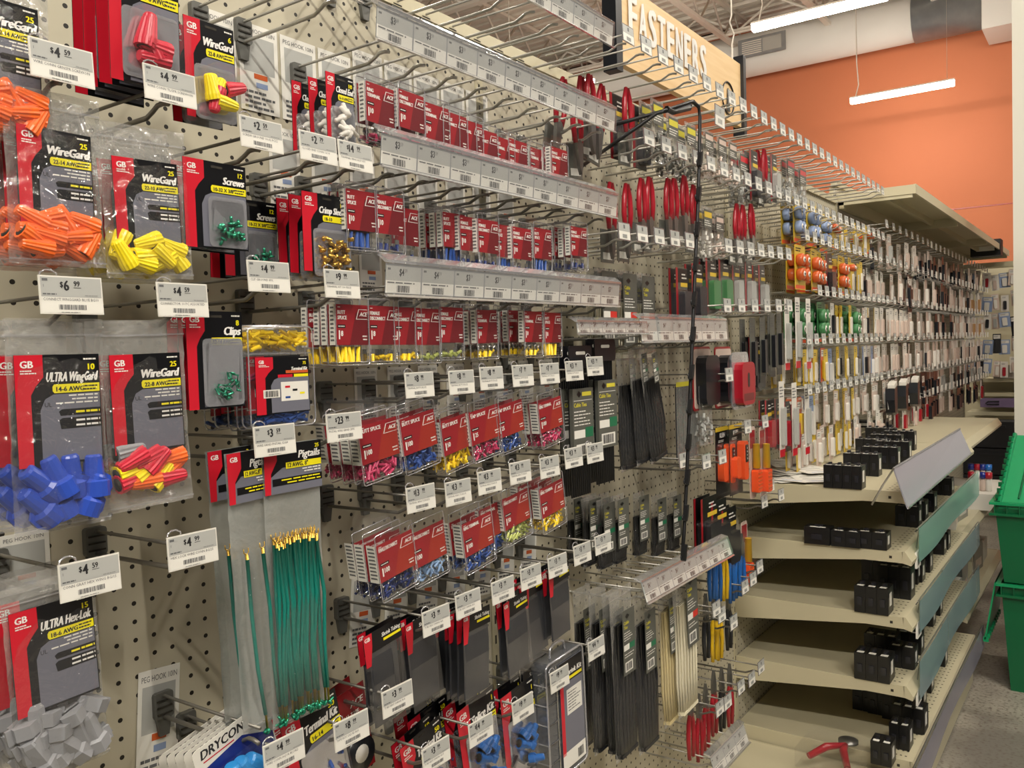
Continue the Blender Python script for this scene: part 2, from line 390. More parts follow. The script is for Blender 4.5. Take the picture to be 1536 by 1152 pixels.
def glow_mat(p):
    n = 'tube_glow_%d' % p
    if n not in MATS:
        m, t, o = nt(n); e = t.nodes.new('ShaderNodeEmission'); e.inputs[0].default_value = (1.0, 0.93, 0.83, 1); e.inputs[1].default_value = p * 2.9
        t.links.new(e.outputs[0], o.inputs[0])
    return n
def lamp(i, x, y, z, L, power, label):
    r = obj('tube_lamp', None, None, (x, y, z)); tag(r, label, 'lamp', None)
    m = M(); m.box(-L / 2 - .01, L / 2 + .01, -0.035, 0.035, 0.03, 0.05, 'steel_white'); obj('housing', m.build(), r)
    m = M(); m.box(-L / 2, L / 2, -0.034, 0.034, -0.035, 0.03, glow_mat(power)); obj('diffuser', m.build(), r)
    m = M()
    m.tube([(-L / 2 + 0.06, 0, 0.05), (-L / 2 + 0.1, 0.0, 0.2), (-L / 2 + 0.08, 0, 0.5), (-L / 2 + 0.08, 0, 6.05 - z)], 0.008, 'steel_white', 5)
    obj('power_cord', m.build(), r)
    m = M(); m.tube([(L / 2 - 0.08, 0, 0.05), (L / 2 - 0.08, 0, 6.05 - z)], 0.002, 'steel_white', 4); obj('hanging_wire', m.build(), r)
LL = ['bright white tube lamp hanging over the fasteners sign, cut by the top edge', 'bright white tube lamp hanging in front of the orange wall']
for i, (x, y, z, L, pw) in enumerate(LAMPS):
    lamp(i, x, y, z, L, pw, LL[i] if i < 2 else 'white tube lamp added out of view to light the shop, %s from the camera' % ORD[i - 2])

# ================================================================== GONDOLA: pegboards, uprights, canopy, shelves
EDG = [0.08, 1.433, 2.783, 4.133, 5.483, 6.833, 8.05]
WH = ['nearest', 'second', 'third', 'fourth', 'fifth', 'farthest']
for i in range(6):
    y0, y1 = EDG[i], EDG[i + 1]
    top = 2.12 if i < 3 else 2.2
    r = obj('pegboard_bay', None, None, (0, y0, 0)); tag(r, 'cream perforated pegboard bay of the wall run, %s from the camera' % WH[i], 'pegboard')
    m = M(); m.box(-0.012, 0, 0.012, y1 - y0 - 0.012, 0.1, top, 'pegboard'); m.box(-0.03, -0.012, 0.012, y1 - y0 - 0.012, 0.1, top, 'shelf')
    obj('panel', m.build(), r)
    m = M(); m.box(-0.02, 0.002, y1 - y0 - 0.012, y1 - y0 + 0.012, 0, top, 'shelf')
    z = 0.3
    while z < top - 0.05:
        m.box(0.0021, 0.0025, y1 - y0 - 0.0035, y1 - y0 + 0.0015, z, z + 0.018, 'slot'); z += 0.042
    obj('slotted_upright', m.build(), r)
    m = M(); m.box(-0.02, 0.01, 0, y1 - y0, top, top + 0.025, 'shelf'); obj('top_rail', m.build(), r)

def shelf(y0, y1, z, depth, label, deck_h=0.03, holes=True):
    r = obj('gondola_shelf', None, None, (0, y0, z)); tag(r, label, 'shelf')
    L = y1 - y0
    m = M(); m.box(0.004, depth, 0.004, L - 0.004, -deck_h, 0, 'shelf')
    if holes:
        for row in range(3):
            for k in range(38):
                yy = 0.03 + k * (L - 0.06) / 37; m.rect(0, 0, 0, 0, 0, 'slot') if False else m.add(
                    [(depth - 0.05 + row * 0.014, yy, 0.0004), (depth - 0.044 + row * 0.014, yy, 0.0004), (depth - 0.044 + row * 0.014, yy + 0.006, 0.0004), (depth - 0.05 + row * 0.014, yy + 0.006, 0.0004)], [(0, 1, 2, 3)], 'slot')
    obj('deck', m.build(), r)
    m = M(); m.extrude_y([(depth - 0.002, 0.002), (depth + 0.006, 0.002), (depth + 0.026, -0.028), (depth + 0.024, -0.04), (depth, -0.034)], 0.0, L, 'shelf')
    obj('front_lip', m.build(), r)
    for s, yy in ((0, 0.0), (1, L - 0.004)):
        m = M(); m.extrude_y([(0.0, 0.001), (depth, 0.001), (depth, -0.034), (depth - 0.11, -0.034), (0.03, -0.075), (0.0, -0.075)], yy, yy + 0.004, 'shelf')
        m.extrude_y([(depth - 0.038, -0.014), (depth - 0.030, -0.014), (depth - 0.030, -0.022), (depth - 0.038, -0.022)], yy - 0.0006, yy, 'slot') if not s else None
        obj('side_bracket', m.build(), r)
    return r
shelf(0.08, 2.775, 0.17, 0.5, 'low empty cream base shelf under the hanging connector packs', 0.165, holes=False)
SHZ = [1.037, 0.855, 0.655, 0.444]
for k, z in enumerate(SHZ):
    shelf(2.783, 4.133, z, 0.53, ['cream shelf with black breakers and papers under the tilted clear sign holder', 'cream shelf with three low black breakers in its middle and a green guard',
        'cream shelf with black breakers at its front, third from the top', 'cream shelf with rounded black breakers near its corner, second from the bottom'][k])
shelf(2.783, 4.133, 0.215, 0.545, 'deep cream bottom shelf with perforated deck and black breakers', 0.2)
for z, k in ((1.037, 0), (0.655, 1), (0.3, 2)):
    shelf(4.133, 5.483, z, 0.5, 'cream shelf of the bay beyond the breakers, %s' % ['at chest height', 'at thigh height', 'near the floor'][k], holes=False)
# canopy shelf at the top of the far bays
m = M(); CY0, CY1 = 4.16, 8.03
r = obj('canopy_shelf', None, None, (0, CY0, 2.16)); tag(r, 'cream metal canopy shelf jutting out above the far pegboards', 'canopy')
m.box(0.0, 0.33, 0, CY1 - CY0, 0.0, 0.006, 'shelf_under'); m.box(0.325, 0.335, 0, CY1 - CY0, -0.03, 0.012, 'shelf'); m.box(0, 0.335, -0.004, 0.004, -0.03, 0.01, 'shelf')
obj('deck', m.build(), r)
for k in range(4):
    m = M(); yy = k * 1.28
    m.box(0.01, 0.32, yy, yy + 0.02, -0.045, 0.0, 'shelf'); obj('rib', m.build(), r)
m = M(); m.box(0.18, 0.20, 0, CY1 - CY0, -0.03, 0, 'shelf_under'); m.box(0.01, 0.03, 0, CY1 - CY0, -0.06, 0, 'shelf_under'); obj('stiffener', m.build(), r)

# plastic guards on the shelf fronts
def guard(y0, y1, z0, z1, x, mat, label, dz1=0):
    r = obj('price_guard', None, None, (x, y0, z0)); tag(r, label, 'shelf guard')
    L = y1 - y0; n = 10; vs = []
    for k in range(n + 1):
        yy = L * k / n; w = 0.006 * math.sin(k * 0.9)
        vs += [(w, yy, 0), (w * 0.3, yy, z1 - z0)]
    m = M(); m.add(vs, [(2 * k, 2 * k + 2, 2 * k + 3, 2 * k + 1) for k in range(n)], mat, True); obj('clear_panel', m.build(), r)
    m = M(); m.tube([(-0.004, 0, z1 - z0), (-0.004, L, z1 - z0)], 0.0025, 'zinc', 5)
    m.tube([(-0.01, 0, z1 - z0 - 0.01), (-0.01, L, z1 - z0 - 0.01)], 0.002, 'dull_wire', 5)
    for k in range(4):
        yy = 0.05 + k * (L - 0.1) / 3; m.tube([(-0.008, yy, z1 - z0 - 0.01), (-0.02, yy, 0.01), (-0.022, yy + 0.02, 0.01)], 0.0018, 'zinc', 5)
    obj('wire_rail', m.build(), r)
    m = M(); m.box(-0.012, -0.006, 0, 0.06, -0.02, 0.03, 'paper'); bars(m, 0.012, 0.045, -0.012, 0.006, -0.0055, 'ink', 10); obj('shelf_label', m.build(), r, label='white barcode label at the near end')
guard(2.86, 4.21, 0.81, 0.915, 0.562, 'guard_green', 'sea-green tinted guard strip along the second cream shelf')
guard(2.86, 4.22, 0.592, 0.69, 0.562, 'guard_blue', 'greenish lilac guard strip along the third cream shelf')
guard(2.85, 4.21, 0.385, 0.505, 0.562, 'guard_blue', 'blue-green guard strip along the fourth cream shelf')
guard(2.50, 4.21, 0.15, 0.245, 0.577, 'guard_lilac', 'long pale lilac guard strip along the bottom shelf')
# tilted clear sign holder on the top shelf
r = obj('sign_holder', None, None, P(1365, 760, 0.56)); tag(r, 'wide cloudy clear plastic sign holder tilted up from the top shelf front', 'sign holder')
a, b, c, d = [P(*q) - r.location for q in ((1362, 762, 0.57), (1457, 680, 0.60), (1440, 643, 0.565), (1341, 702, 0.535))]
m = M(); m.add([tuple(a), tuple(b), tuple(c), tuple(d)] + [tuple(v + Vector((-0.004, 0, 0))) for v in (a, b, c, d)], [(0, 1, 2, 3), (7, 6, 5, 4), (0, 4, 5, 1), (2, 6, 7, 3), (0, 3, 7, 4), (1, 5, 6, 2)], 'holder_lilac'); obj('pane', m.build(), r)
m = M(); m.tube([tuple(a), tuple(b)], 0.004, 'shell_edge', 6); m.tube([tuple(d), tuple(c)], 0.003, 'shell_edge', 6); obj('rim', m.build(), r)
m = M(); m.tube([tuple(d), tuple(d + Vector((-0.03, 0.0, -0.05))), tuple(d + Vector((-0.06, -0.01, -0.11)))], 0.003, 'zinc', 5); obj('bracket', m.build(), r)

# ================================================================== HOOKS AND TAGS
TW, TH = 0.064, 0.038
DESC = {'$4.59': 'WIRE CONN GRNSPR SCREWON', '$4.99': 'WIRE CONN TL/SPR SCREWON', '$6.99': 'CONNECT WNGGARD BLUE BG10'}
def tag_mesh(price, desc='CONNECT TERM BG10', detail=2):
    key = ('tag', price, desc, detail)
    if key in PROTO: return PROTO[key]
    m = M(); w, h = TW, TH
    m.box(-0.0015, 0.0, -w / 2, w / 2, -h / 2, h / 2, 'fix_white')
    m.rect(-w / 2 + .0015, w / 2 - .0015, -h / 2 + 0.0012, h / 2 - .0012, 0.0002, 'paper')
    m.rect(-w / 2 + .0015, w / 2 - .0015, -0.002, h / 2 - .0015, 0.0004, 'tag_grey')
    if price:
        d, c = price[1:].split('.')
        z = 0.0045
        ww = 0.005 * len(d)
        m.text('$', -0.0035 - ww, z + .0032, 0.0055, 0.0006, 'ink', 'r', bold=.03, sx=.8)
        m.text(d, -0.0030 - ww, z, 0.0100, 0.0006, 'ink', bold=.05, sx=.75)
        m.text(c, 0.0022, z + .0045, 0.0052, 0.0006, 'ink', bold=.03, sx=.85)
        m.rect(0.0020, 0.0095, z + .0028, z + .0033, 0.0006, 'ink')
        m.rect(-w / 2 + .003, -w / 2 + .0085, h / 2 - .0055, h / 2 - .003, 0.0006, 'mid_text')
        if detail > 1:
            m.text(desc, -w / 2 + .003, -0.0058, 0.0028, 0.0005, 'mid_text', wmax=w - .008)
            m.text('1', -w / 2 + .004, 0.0075, 0.0028, 0.0006, 'mid_text')
            lines(m, -w / 2 + .003, -w / 2 + .019, 0.0018, -0.0005, 1, 0.0006, 'mid_text', .6, 5)
            lines(m, w / 2 - .019, w / 2 - .004, 0.001, -0.001, 1, 0.0006, 'pale_text', .5, 6)
            lines(m, -0.012, 0.014, -h / 2 + .0025, -h / 2 + .0012, 1, 0.0005, 'pale_text', .5, 7)
        else: lines(m, -w / 2 + .004, w / 2 - .006, -0.003, -0.0065, 1, 0.0005, 'pale_text', .5, 8)
        bars(m, -0.014, 0.014, -h / 2 + .0045, -h / 2 + .0095, 0.0005, 'mid_text', 24)
    # clear hinge lug behind the upper edge
    m.T = Matrix.Translation((-0.004, -w / 2 + .012, h / 2))
    m.tube([(0, -0.009, -.004), (0, -0.008, .003), (0, -0.003, .006), (0, 0.003, .006), (0, 0.008, .003), (0, 0.009, -.004)], 0.0011, 'shell_edge', 4)
    m.T = Matrix()
    PROTO[key] = m.build('tag'); return PROTO[key]
def wires(L, two=True, r=0.0024, mat='dull_wire', side=6, lowmat=None):
    key = ('wires', round(L, 3), two, r, mat, side)
    if key in PROTO: return PROTO[key]
    a = M(); a.tube([(0.001, 0, 0.0), (0.006, 0, 0.0), (L * 0.5, 0, 0.001), (L - 0.042, 0, 0.002), (L - 0.030, 0, 0.007), (L - 0.020, 0, 0.012), (L - 0.010, 0, 0.0125), (L, 0, 0.010)], r * 1.12, mat, side)
    b = M(); b.tube([(0.001, 0, 0.029), (0.006, 0, 0.029), (L + 0.004, 0, 0.030)], r * 0.85, mat, side)
    PROTO[key] = (a.build('lower_wire'), b.build('upper_wire')); return PROTO[key]
def backplate():
    m = M()
    m.prism(rrect(-0.014, 0.014, -0.002, 0.034, 0.004, 2), 0.0, 0.009, 'backplate')
    m.prism([(-0.011, -0.002), (-0.007, -0.026), (0.007, -0.026), (0.011, -0.002)], 0.0, 0.007, 'backplate')
    for k in range(3): m.box(0.009, 0.0105, -0.011, 0.011, 0.004 + k * 0.009, 0.006 + k * 0.009, 'slot')
    return m.build('backplate')
BPM = backplate()
def hook(y, z, label, price=None, L=0.205, desc='CONNECT TERM BG10', group=None, r=0.0024, mat='dull_wire', plate=True, detail=2, tilt=0.0, far=False, tagmesh=None, tw=1.0):
    """z is the height of the tag's centre; the product wire runs 30 mm under it"""
    zl = z - 0.028
    a, b = wires(L, True, r, mat, 4 if far else 6)
    o = obj('peg_hook', None, None, (0.0, y, zl)); tag(o, label, 'peg hook', group)
    if far:
        obj('product_wire', a, o); obj('tag_wire', b, o)
    else:
        obj('product_wire', a, o); obj('tag_wire', b, o)
        if plate: obj('backplate', BPM, o)
    if price is not None or tagmesh:
        t = obj('price_tag', tagmesh or tag_mesh(price, desc, detail), o, (L + 0.006, 0, 0.028 + tilt * 0.0), (tilt, -0.06, 0))
        if tw != 1.0: t.scale = (1, tw, 1)
    return o

# ================================================================== PACK PROTOTYPES  (origin at the hanging point, top middle of the front)
def gbcard(m, w, h, x, title, band, qty, red=True, sub=True, titles=0.085, x_band=0.42, logo=True, top=0.0, tl=0.62):
    L, R = -w / 2, w / 2; z = lambda f: top - f * h
    m.prism([(L, z(1)), (R, z(1)), (R, z(0)), (L, z(0))], x - 0.0008, x, 'card_black')
    g0 = L + w * .27
    m.flat([(g0, z(.98)), (R - .001, z(.98)), (R - .001, z(.36)), (g0 + w * .16, z(.36)), (g0 + w * .06, z(.40)), (g0, z(.50))], x + .0002, 'card_grey')
    if red:
        m.flat([(L, z(1)), (L + w * .17, z(1)), (L + w * .17, z(.36)), (L + w * .23, z(.28)), (L + w * .32, z(.2)), (L + w * .32, z(0)), (L, z(0))], x + .0003, 'gb_red')
        if logo:
            m.text('GB', L + w * .06, z(.115), h * .062, x + .0005, 'white', bold=.04, wmax=w * .22)
            lines(m, L + w * .06, L + w * .25, z(.13), z(.175), 2, x + .0005, 'paper', .5, 4)
    if band:
        m.prism([(R - .001, z(.35)), (R - .001, z(.27)), (L + w * (x_band + .02), z(.27)), (L + w * x_band, z(.29)), (L + w * x_band, z(.33)), (L + w * (x_band + .02), z(.35))], x + .0003, x + .0005, 'gb_yellow')
        m.text(band, L + w * (x_band + .04), z(.335), h * .042, x + .0007, 'ink', bold=.035, wmax=w * .34)
        lines(m, R - w * .2, R - w * .03, z(.28), z(.34), 2, x + .0007, 'ink', .45, 2)
    m.text(title, R - w * .04, z(.245), h * titles, x + .0005, 'white', 'r', bold=.07, shear=.18, wmax=w * tl, sx=.85)
    m.text(qty, R - w * .06, z(.145), h * .055, x + .0005, 'gb_yellow', 'r', bold=.04)
    lines(m, R - w * .24, R - w * .04, z(.03), z(.06), 1, x + .0005, 'paper', .5, 9, 'r')
    if sub:
        lines(m, L + w * .45, R - w * .03, z(.36), z(.46), 3, x + .0004, 'paper', .4, 3, 'r')
        for a, b in ((.50, .56), (.58, .68)):
            m.flat([(R - .001, z(b)), (R - .001, z(a)), (L + w * .52, z(a)), (L + w * .48, z(a + .02)), (L + w * .5, z(b))], x + .0004, 'card_black')
            lines(m, L + w * .55, R - w * .02, z(a + .005), z(b - .005), 1 if b - a < .08 else 2, x + .0006, 'gb_yellow' if a < .55 else 'white', .4, 8, 'r')
        m.text('UL', L + w * .32, z(.47), h * .04, x + .0005, 'ink', wmax=w * .1)
def nut(kind='cone', col='nut_orange', s=1.0):
    m = M()
    if kind == 'cone':
        m.lathe([(0.0048 * s, 0.030 * s), (0.0062 * s, 0.028 * s), (0.0085 * s, 0.010 * s), (0.0092 * s, 0.006 * s), (0.0092 * s, 0.0)], col, 28, 0.045)
        m.lathe([(0.0068 * s, -0.0003), (0.0068 * s, 0.0002)], 'slot', 10)
    elif kind == 'wing':
        m.lathe([(0.006 * s, 0.036 * s), (0.0075 * s, 0.034 * s), (0.009 * s, 0.016 * s), (0.0125 * s, 0.013 * s), (0.0125 * s, 0.0)], col, 14, 0.004)
        m.prism([(-.012 * s, .0), (.012 * s, 0), (.0155 * s, .006 * s), (.0145 * s, .016 * s), (.0085 * s, .020 * s), (-.0085 * s, .020 * s), (-.0145 * s, .016 * s), (-.0155 * s, .006 * s)], -.0015 * s, .0015 * s, col)
        m.lathe([(0.0095 * s, -0.0004), (0.0095 * s, 0.0002)], 'slot', 10)
    else:  # hexagonal wing
        m.lathe([(0.007 * s, 0.040 * s), (0.0085 * s, 0.036 * s), (0.0095 * s, 0.014 * s), (0.0125 * s, 0.012 * s), (0.0125 * s, 0.0)], col, 6, 0.002)
        m.box(-0.0015 * s, 0.0015 * s, -0.016 * s, 0.016 * s, 0.0, 0.014 * s, col)
    return m.build('nut')
def film_mesh(w, h, depth, full=0.62, seed=1, nu=9, nv=16, mat='film', flat_top=0.12, back='film_back'):
    """sealed pouch: front and back skins that bulge over the contents"""
    rr = random.Random(seed); vs = []; fs = []
    for side in (1, -1):
        for j in range(nv + 1):
            v = j / nv
            e = 0.0 if v < flat_top else min(1, (v - flat_top) / 0.25) * (0.35 + 0.65 * min(1, max(0, (v - .35) / .3))) * min(1, (1 - v) / 0.07)
            for i in range(nu + 1):
                u = i / nu; b = (4 * u * (1 - u)) ** 0.5 * e
                x = side * (depth / 2 * b + 0.0004) + rr.uniform(-1, 1) * 0.0011 * (0.4 + b) * (0 if i in (0, nu) else 1)
                y = (u - .5) * w * (1 - 0.03 * math.sin(v * 3)) ; z = -v * h + rr.uniform(-1, 1) * .0006
                if i in (0, nu) and 0 < j < nv: y += rr.uniform(-1, 1) * .0008
                vs.append((x, y, z))
    n = (nu + 1) * (nv + 1)
    for s in range(2):
        for j in range(nv):
            for i in range(nu):
                a = s * n + j * (nu + 1) + i; q = (a, a + 1, a + nu + 2, a + nu + 1); fs.append(q if s else q[::-1])
    m = M(); nf = len(fs) // 2; m.add(vs[:n], fs[:nf], mat, True); m.add(vs[n:], [tuple(k - n for k in f) for f in fs[nf:]], back, True)
    # seal lines
    m.rect(-w / 2, w / 2, -0.017, -0.0155, 0.0013, 'shell_edge'); m.rect(-w / 2, w / 2, -h + 0.004, -h + 0.0055, 0.0013, 'shell_edge')
    return m.build('film')
def gb_bag(w, h, title, band, qty, nuts, cw=0.62, ch=0.5, seed=1, zone=(0.72, 0.93), depth=0.022, scale=1.0, ctop=.2, cdx=0.0, sub=True, curl=0.0):
    rr = random.Random(seed)
    parts = [('pouch', film_mesh(w, h, depth, seed=seed))]
    m = M(); gbcard(m, w * cw, h * ch, 0.0, title, band, qty, sub=sub)
    parts.append(('header_card', m.build('card'), (.002, cdx * w, -h * ctop)))
    protos = {}
    for i, (k, c) in enumerate(nuts):
        if (k, c) not in protos: protos[(k, c)] = nut(k, c, scale)
        cols = 4
        u = ((i % cols) + .5) / cols + rr.uniform(-.08, .08); row = i // cols; nr = (len(nuts) + cols - 1) // cols
        z = -h * (zone[1] - (zone[1] - zone[0]) * (row + .5) / nr) + rr.uniform(-1, 1) * .003
        a = rr.choice((rr.uniform(1.1, 2.0), rr.uniform(-2.0, -1.1), rr.uniform(0.4, 2.7), rr.uniform(-2.7, -.4))) if k == 'cone' else rr.choice((rr.uniform(-.5, .5), rr.uniform(2.6, 3.6), rr.uniform(.5, .9)))
        hl = (.015 if k == 'cone' else .019) * scale; cyy = (u - .5) * (w - .016); ey = abs(math.sin(a)) * hl + .009
        lim = w / 2 - ey - .001; cyy = max(-lim, min(lim, cyy)) if lim > 0 else 0
        z = max(-h + .008 + abs(math.cos(a)) * hl + .004, z)
        parts.append(('wire_connector', protos[(k, c)], (rr.uniform(-.004, .004), cyy + math.sin(a) * hl, z - math.cos(a) * hl), (a, rr.uniform(-.15, .15), 0)))
    return parts
PROTO['bag_orange'] = lambda: gb_bag(.098, .173, 'WireGard', '22-14 AWG', '25', [('cone', 'nut_orange')] * 16, seed=3, zone=(.70, .93), cw=.76, ch=.58, ctop=.22)
PROTO['bag_yellow'] = lambda: gb_bag(.105, .165, 'WireGard', '22-10 AWG', '25', [('cone', 'nut_yellow')] * 12, seed=4, zone=(.74, .93), cw=.74, ch=.58, ctop=.22, scale=1.05)
PROTO['bag_blue'] = lambda: gb_bag(.099, .212, 'ULTRA WingGard', '14-6 AWG', '10', [('wing', 'nut_blue')] * 8, seed=5, scale=1.2, zone=(.68, .97), cw=.86, ch=.52, ctop=.17, depth=.03)
PROTO['bag_assorted'] = lambda: gb_bag(.10, .205, 'WireGard', '22-8 AWG', '25', [('cone', c) for c in ('nut_red', 'nut_orange', 'nut_yellow', 'nut_red', 'nut_yellow', 'nut_yellow', 'nut_orange', 'nut_orange', 'nut_red', 'nut_red', 'nut_red', 'nut_orange', 'nut_grey')], seed=8, scale=1.12, zone=(.66, .88), cw=.84, ch=.52, ctop=.18)
PROTO['bag_hex'] = lambda: gb_bag(.094, .20, 'ULTRA Hex-Lok', '18-6 AWG', '15', [('hex', 'nut_grey')] * 13, seed=6, scale=1.1, zone=(.66, .97), cw=.88, ch=.52, ctop=.12, depth=.03)

def blister(w, h, title, band, qty, cont, bz=(.42, .96), by=(.22, .98), seed=1, depth=.012, cardfull=True):
    """printed card with a clear bubble"""
    rr = random.Random(seed)
    m = M(); gbcard(m, w, h, 0, title, band, qty, sub=False, logo=True)
    m.rect(-.006, .010, -.0075, -.0045, .0004, 'slot')
    parts = [('card', m.build('card'))]
    y0, y1 = -w / 2 + w * by[0], -w / 2 + w * by[1]; z1, z0 = -h * bz[0], -h * bz[1]
    m = M(); m.prism(rrect(y0, y1, z0, z1, .006), .0008, .0016, 'shell_edge')
    m.prism(rrect(y0 + .004, y1 - .004, z0 + .004, z1 - .004, .005), .0016, depth, 'shell')
    parts.append(('bubble', m.build('bubble')))
    for (nm, me, n, s) in cont:
        for k in range(n):
            z = z0 + .010 + abs(rr.gauss(0, 1)) * (z1 - z0) * s * .5
            z = min(z, z1 - .012)
            if 'connector' in nm: parts.append((nm, me, (rr.uniform(.008, .012), rr.uniform(y0 + .018, y1 - .018), max(z, z0 + .022)), (rr.uniform(-3, 3), 0, 0)))
            else: parts.append((nm, me, (rr.uniform(.004, .009), rr.uniform(y0 + .012, y1 - .012), z), (rr.uniform(-3, 3), rr.uniform(-1, 1), rr.uniform(-3, 3))))
    return parts
def screw_mesh(col='green_screw'):
    m = M(); m.lathe([(.0042, .0), (.0042, .0022)], col, 8); m.lathe([(.0018, .0022), (.0019, .0095)], col, 6); return m.build('screw')
PROTO['screws'] = lambda: blister(.087, .102, 'Screws', '10-32 X 3/8"', '12', [('screw', screw_mesh(), 14, .45)], bz=(.40, .98), by=(.36, .98), seed=4)
def clip_mesh():
    m = M(); m.tube([(0, -.004, .004), (0, -.004, -.004), (0, .004, -.004), (0, .004, .004), (0.004, .002, .005)], .0015, 'green_screw', 5); return m.build('clip')
PROTO['clips'] = lambda: blister(.078, .115, 'Clips', '12-14 AWG', '8', [('clip', clip_mesh(), 12, .6)], bz=(.28, .98), by=(.26, .98), seed=9)
PROTO['crimp_card'] = lambda: blister(.085, .105, 'Crimp Sleeves', '18-10', '100', [('crimp_sleeve', sleeve_mesh(), 46, .75)], bz=(.45, 1.06), by=(.2, 1.0), seed=2, depth=.02)
PROTO['closed_card'] = lambda: blister(.052, .098, 'Closed End', '16-14 AWG', '10', [('closed_connector', closed_mesh(), 8, .9)], bz=(.45, 1.02), by=(.12, 1.0), seed=3, depth=.02)
PROTO['nut_card_red'] = lambda: blister(.085, .142, 'WireGard', '18-8 AWG', '6', [('wire_connector', nut('cone', 'nut_red', 1.15), 5, .5)], bz=(.42, .95), by=(.16, .98), seed=5, depth=.03)
PROTO['nut_card_mix'] = lambda: blister(.07, .116, 'WireGard', '22-8 AWG', '6', [('wire_connector', nut('cone', 'nut_yellow', 1.0), 4, .3), ('wire_connector', nut('cone', 'nut_red', 1.0), 2, .5)], bz=(.45, 1.0), by=(.16, .98), seed=7, depth=.03)
def sleeve_mesh():
    m = M(); m.lathe([(.0022, 0), (.0030, .0005), (.0030, .009), (.0024, .0095)], 'brass', 7); return m.build('sleeve')
def closed_mesh():
    m = M(); m.lathe([(.005, 0), (.005, .008), (.003, .010), (.003, .018), (.0015, .019)], 'far_white', 8); return m.build('closed')

def terminal(kind, col):
    m = M()
    if kind == 'butt': m.tube([(0, 0, 0), (0, 0, .022)], .0026, col, 7)
    elif kind == 'disc':
        m.tube([(0, 0, 0), (0, 0, .011)], .0028, col, 7); m.box(-.0012, .0012, -.0035, .0035, .011, .018, 'tin')
    elif kind == 'ring':
        m.tube([(0, 0, 0), (0, 0, .010)], .0027, col, 7)
        m.T = Matrix.Translation((0, 0, .016)) @ Matrix.Rotation(PI / 2, 4, 'Y')
        m.lathe([(.0065, -.0005), (.0065, .0005)], 'tin', 12); m.lathe([(.0032, -.0006), (.0032, .0006)], 'slot', 8); m.T = Matrix()
    return m.build('terminal')
def ace(w=.062, hc=.056, hs=.028, htop=.022, col='term_yellow', kind='butt', t1='BUTT', t2='SPLICE', n='10', depth=.014, full=False, seed=1, count=7, big=False):
    """hang-tab clamshell: clear shell with a dark red printed card and terminals in its foot"""
    rr = random.Random(seed); H = htop + hc + hs; L, R = -w / 2, w / 2; zt = -htop; zb = -htop - hc
    m = M()
    m.prism(rrect(L, R, -H, -htop * .55, .004), -depth, 0.0, 'shell')
    m.prism([(L + w * .15, -htop * .6), (R - w * .15, -htop * .6), (R - w * .2, 0.002), (L + w * .2, 0.002)], -depth * .5, -depth * .5 + .0008, 'shell')
    rim = [(0.0006, p[0], p[1]) for p in rrect(L, R, -H, -htop * .55, .004)]
    m.tube(rim + [rim[0]], .0009, 'shell_edge', 4, False)
    m.tube([(0.0006, L + .003, zb), (0.0006, L + .004, -H + .004), (0.0006, R - .004, -H + .004), (0.0006, R - .003, zb)], .0007, 'shell_edge', 4)
    shell = m.build('shell')
    m = M(); x = -.0008
    m.prism([(L + .001, zb), (R - .001, zb), (R - .001, zt), (L + .001, zt)], x - .0006, x, 'ace_red')
    m.flat([(L + .001, zb), (L + .001 + w * .0, zt), (L + w * .58, zt), (L + w * .30, zb)], x + .0001, 'ace_red')
    m.flat([(R - .001, zb), (R - .001, zt - hc * .2), (L + w * .62, zt - hc * .2), (L + w * .42, zb)], x + .0001, 'ace_orange' if big else 'ace_dark')
    m.text('ACE', R - w * .05, zt - hc * .28, hc * .10, x + .0003, 'white', 'r', bold=.05, shear=.25, wmax=w * .22)
    for a, b in (((L + w * .62, zt - hc * .36), (R - .002, zt - hc * .36)), ((L + w * .70, zt - hc * .12), (R - .002, zt - hc * .12))):
        m.rect(a[0], b[0], a[1], a[1] + hc * .012, x + .0003, 'white')
    m.flat([(L + w * .62, zt - hc * .36), (L + w * .64, zt - hc * .36), (L + w * .72, zt - hc * .12), (L + w * .70, zt - hc * .12)], x + .0003, 'white')
    if big:
        m.text((t1 + ' ' + t2).strip(), L + w * .07, zt - hc * .2, hc * .10, x + .0003, 'white', bold=.05, wmax=w * .5)
    else:
        m.text(t1, L + w * .07, zt - hc * .24, hc * .09, x + .0003, 'white', bold=.05, sx=.8, wmax=w * .42)
        m.text(t2, L + w * .07, zt - hc * .37, hc * .09, x + .0003, 'white', bold=.05, sx=.8, wmax=w * .5)
    lines(m, L + w * .08, L + w * .2, zt - hc * .05, zt - hc * .09, 1, x + .0003, 'paper', .5, 1)
    m.rect(L + w * .07, L + w * .30, zt - hc * .58, zt - hc * .50, x + .0003, 'card_black'); lines(m, L + w * .09, L + w * .28, zt - hc * .52, zt - hc * .56, 1, x + .0005, 'paper', .6, 2)
    m.rect(L + w * .10, L + w * .135, zt - hc * .86, zt - hc * .64, x + .0003, 'white')
    m.text(n, L + w * .16, zt - hc * .78, hc * .13, x + .0003, 'white', bold=.04, sx=.8, wmax=w * .3)
    lines(m, R - w * .25, R - w * .05, zt - hc * .74, zt - hc * .90, 2, x + .0003, 'paper', .4, 3, 'r')
    # printed side flap facing the near end of the aisle
    y = L + .0006
    m.add([(-depth + .001, y, zb), (-.0015, y, zb), (-.0015, y, zt), (-depth + .001, y, zt)], [(0, 1, 2, 3)], 'paper')
    for k in range(9):
        z = zt - hc * (.06 + .1 * k); m.add([(-depth + .003, y - .0002, z), (-.0035 - rr.uniform(0, .003), y - .0002, z), (-.0035, y - .0002, z - hc * .045), (-depth + .003, y - .0002, z - hc * .045)], [(0, 1, 2, 3)], 'mid_text')
    card = m.build('card')
    parts = [('shell', shell), ('insert_card', card)]
    me = terminal(kind, col)
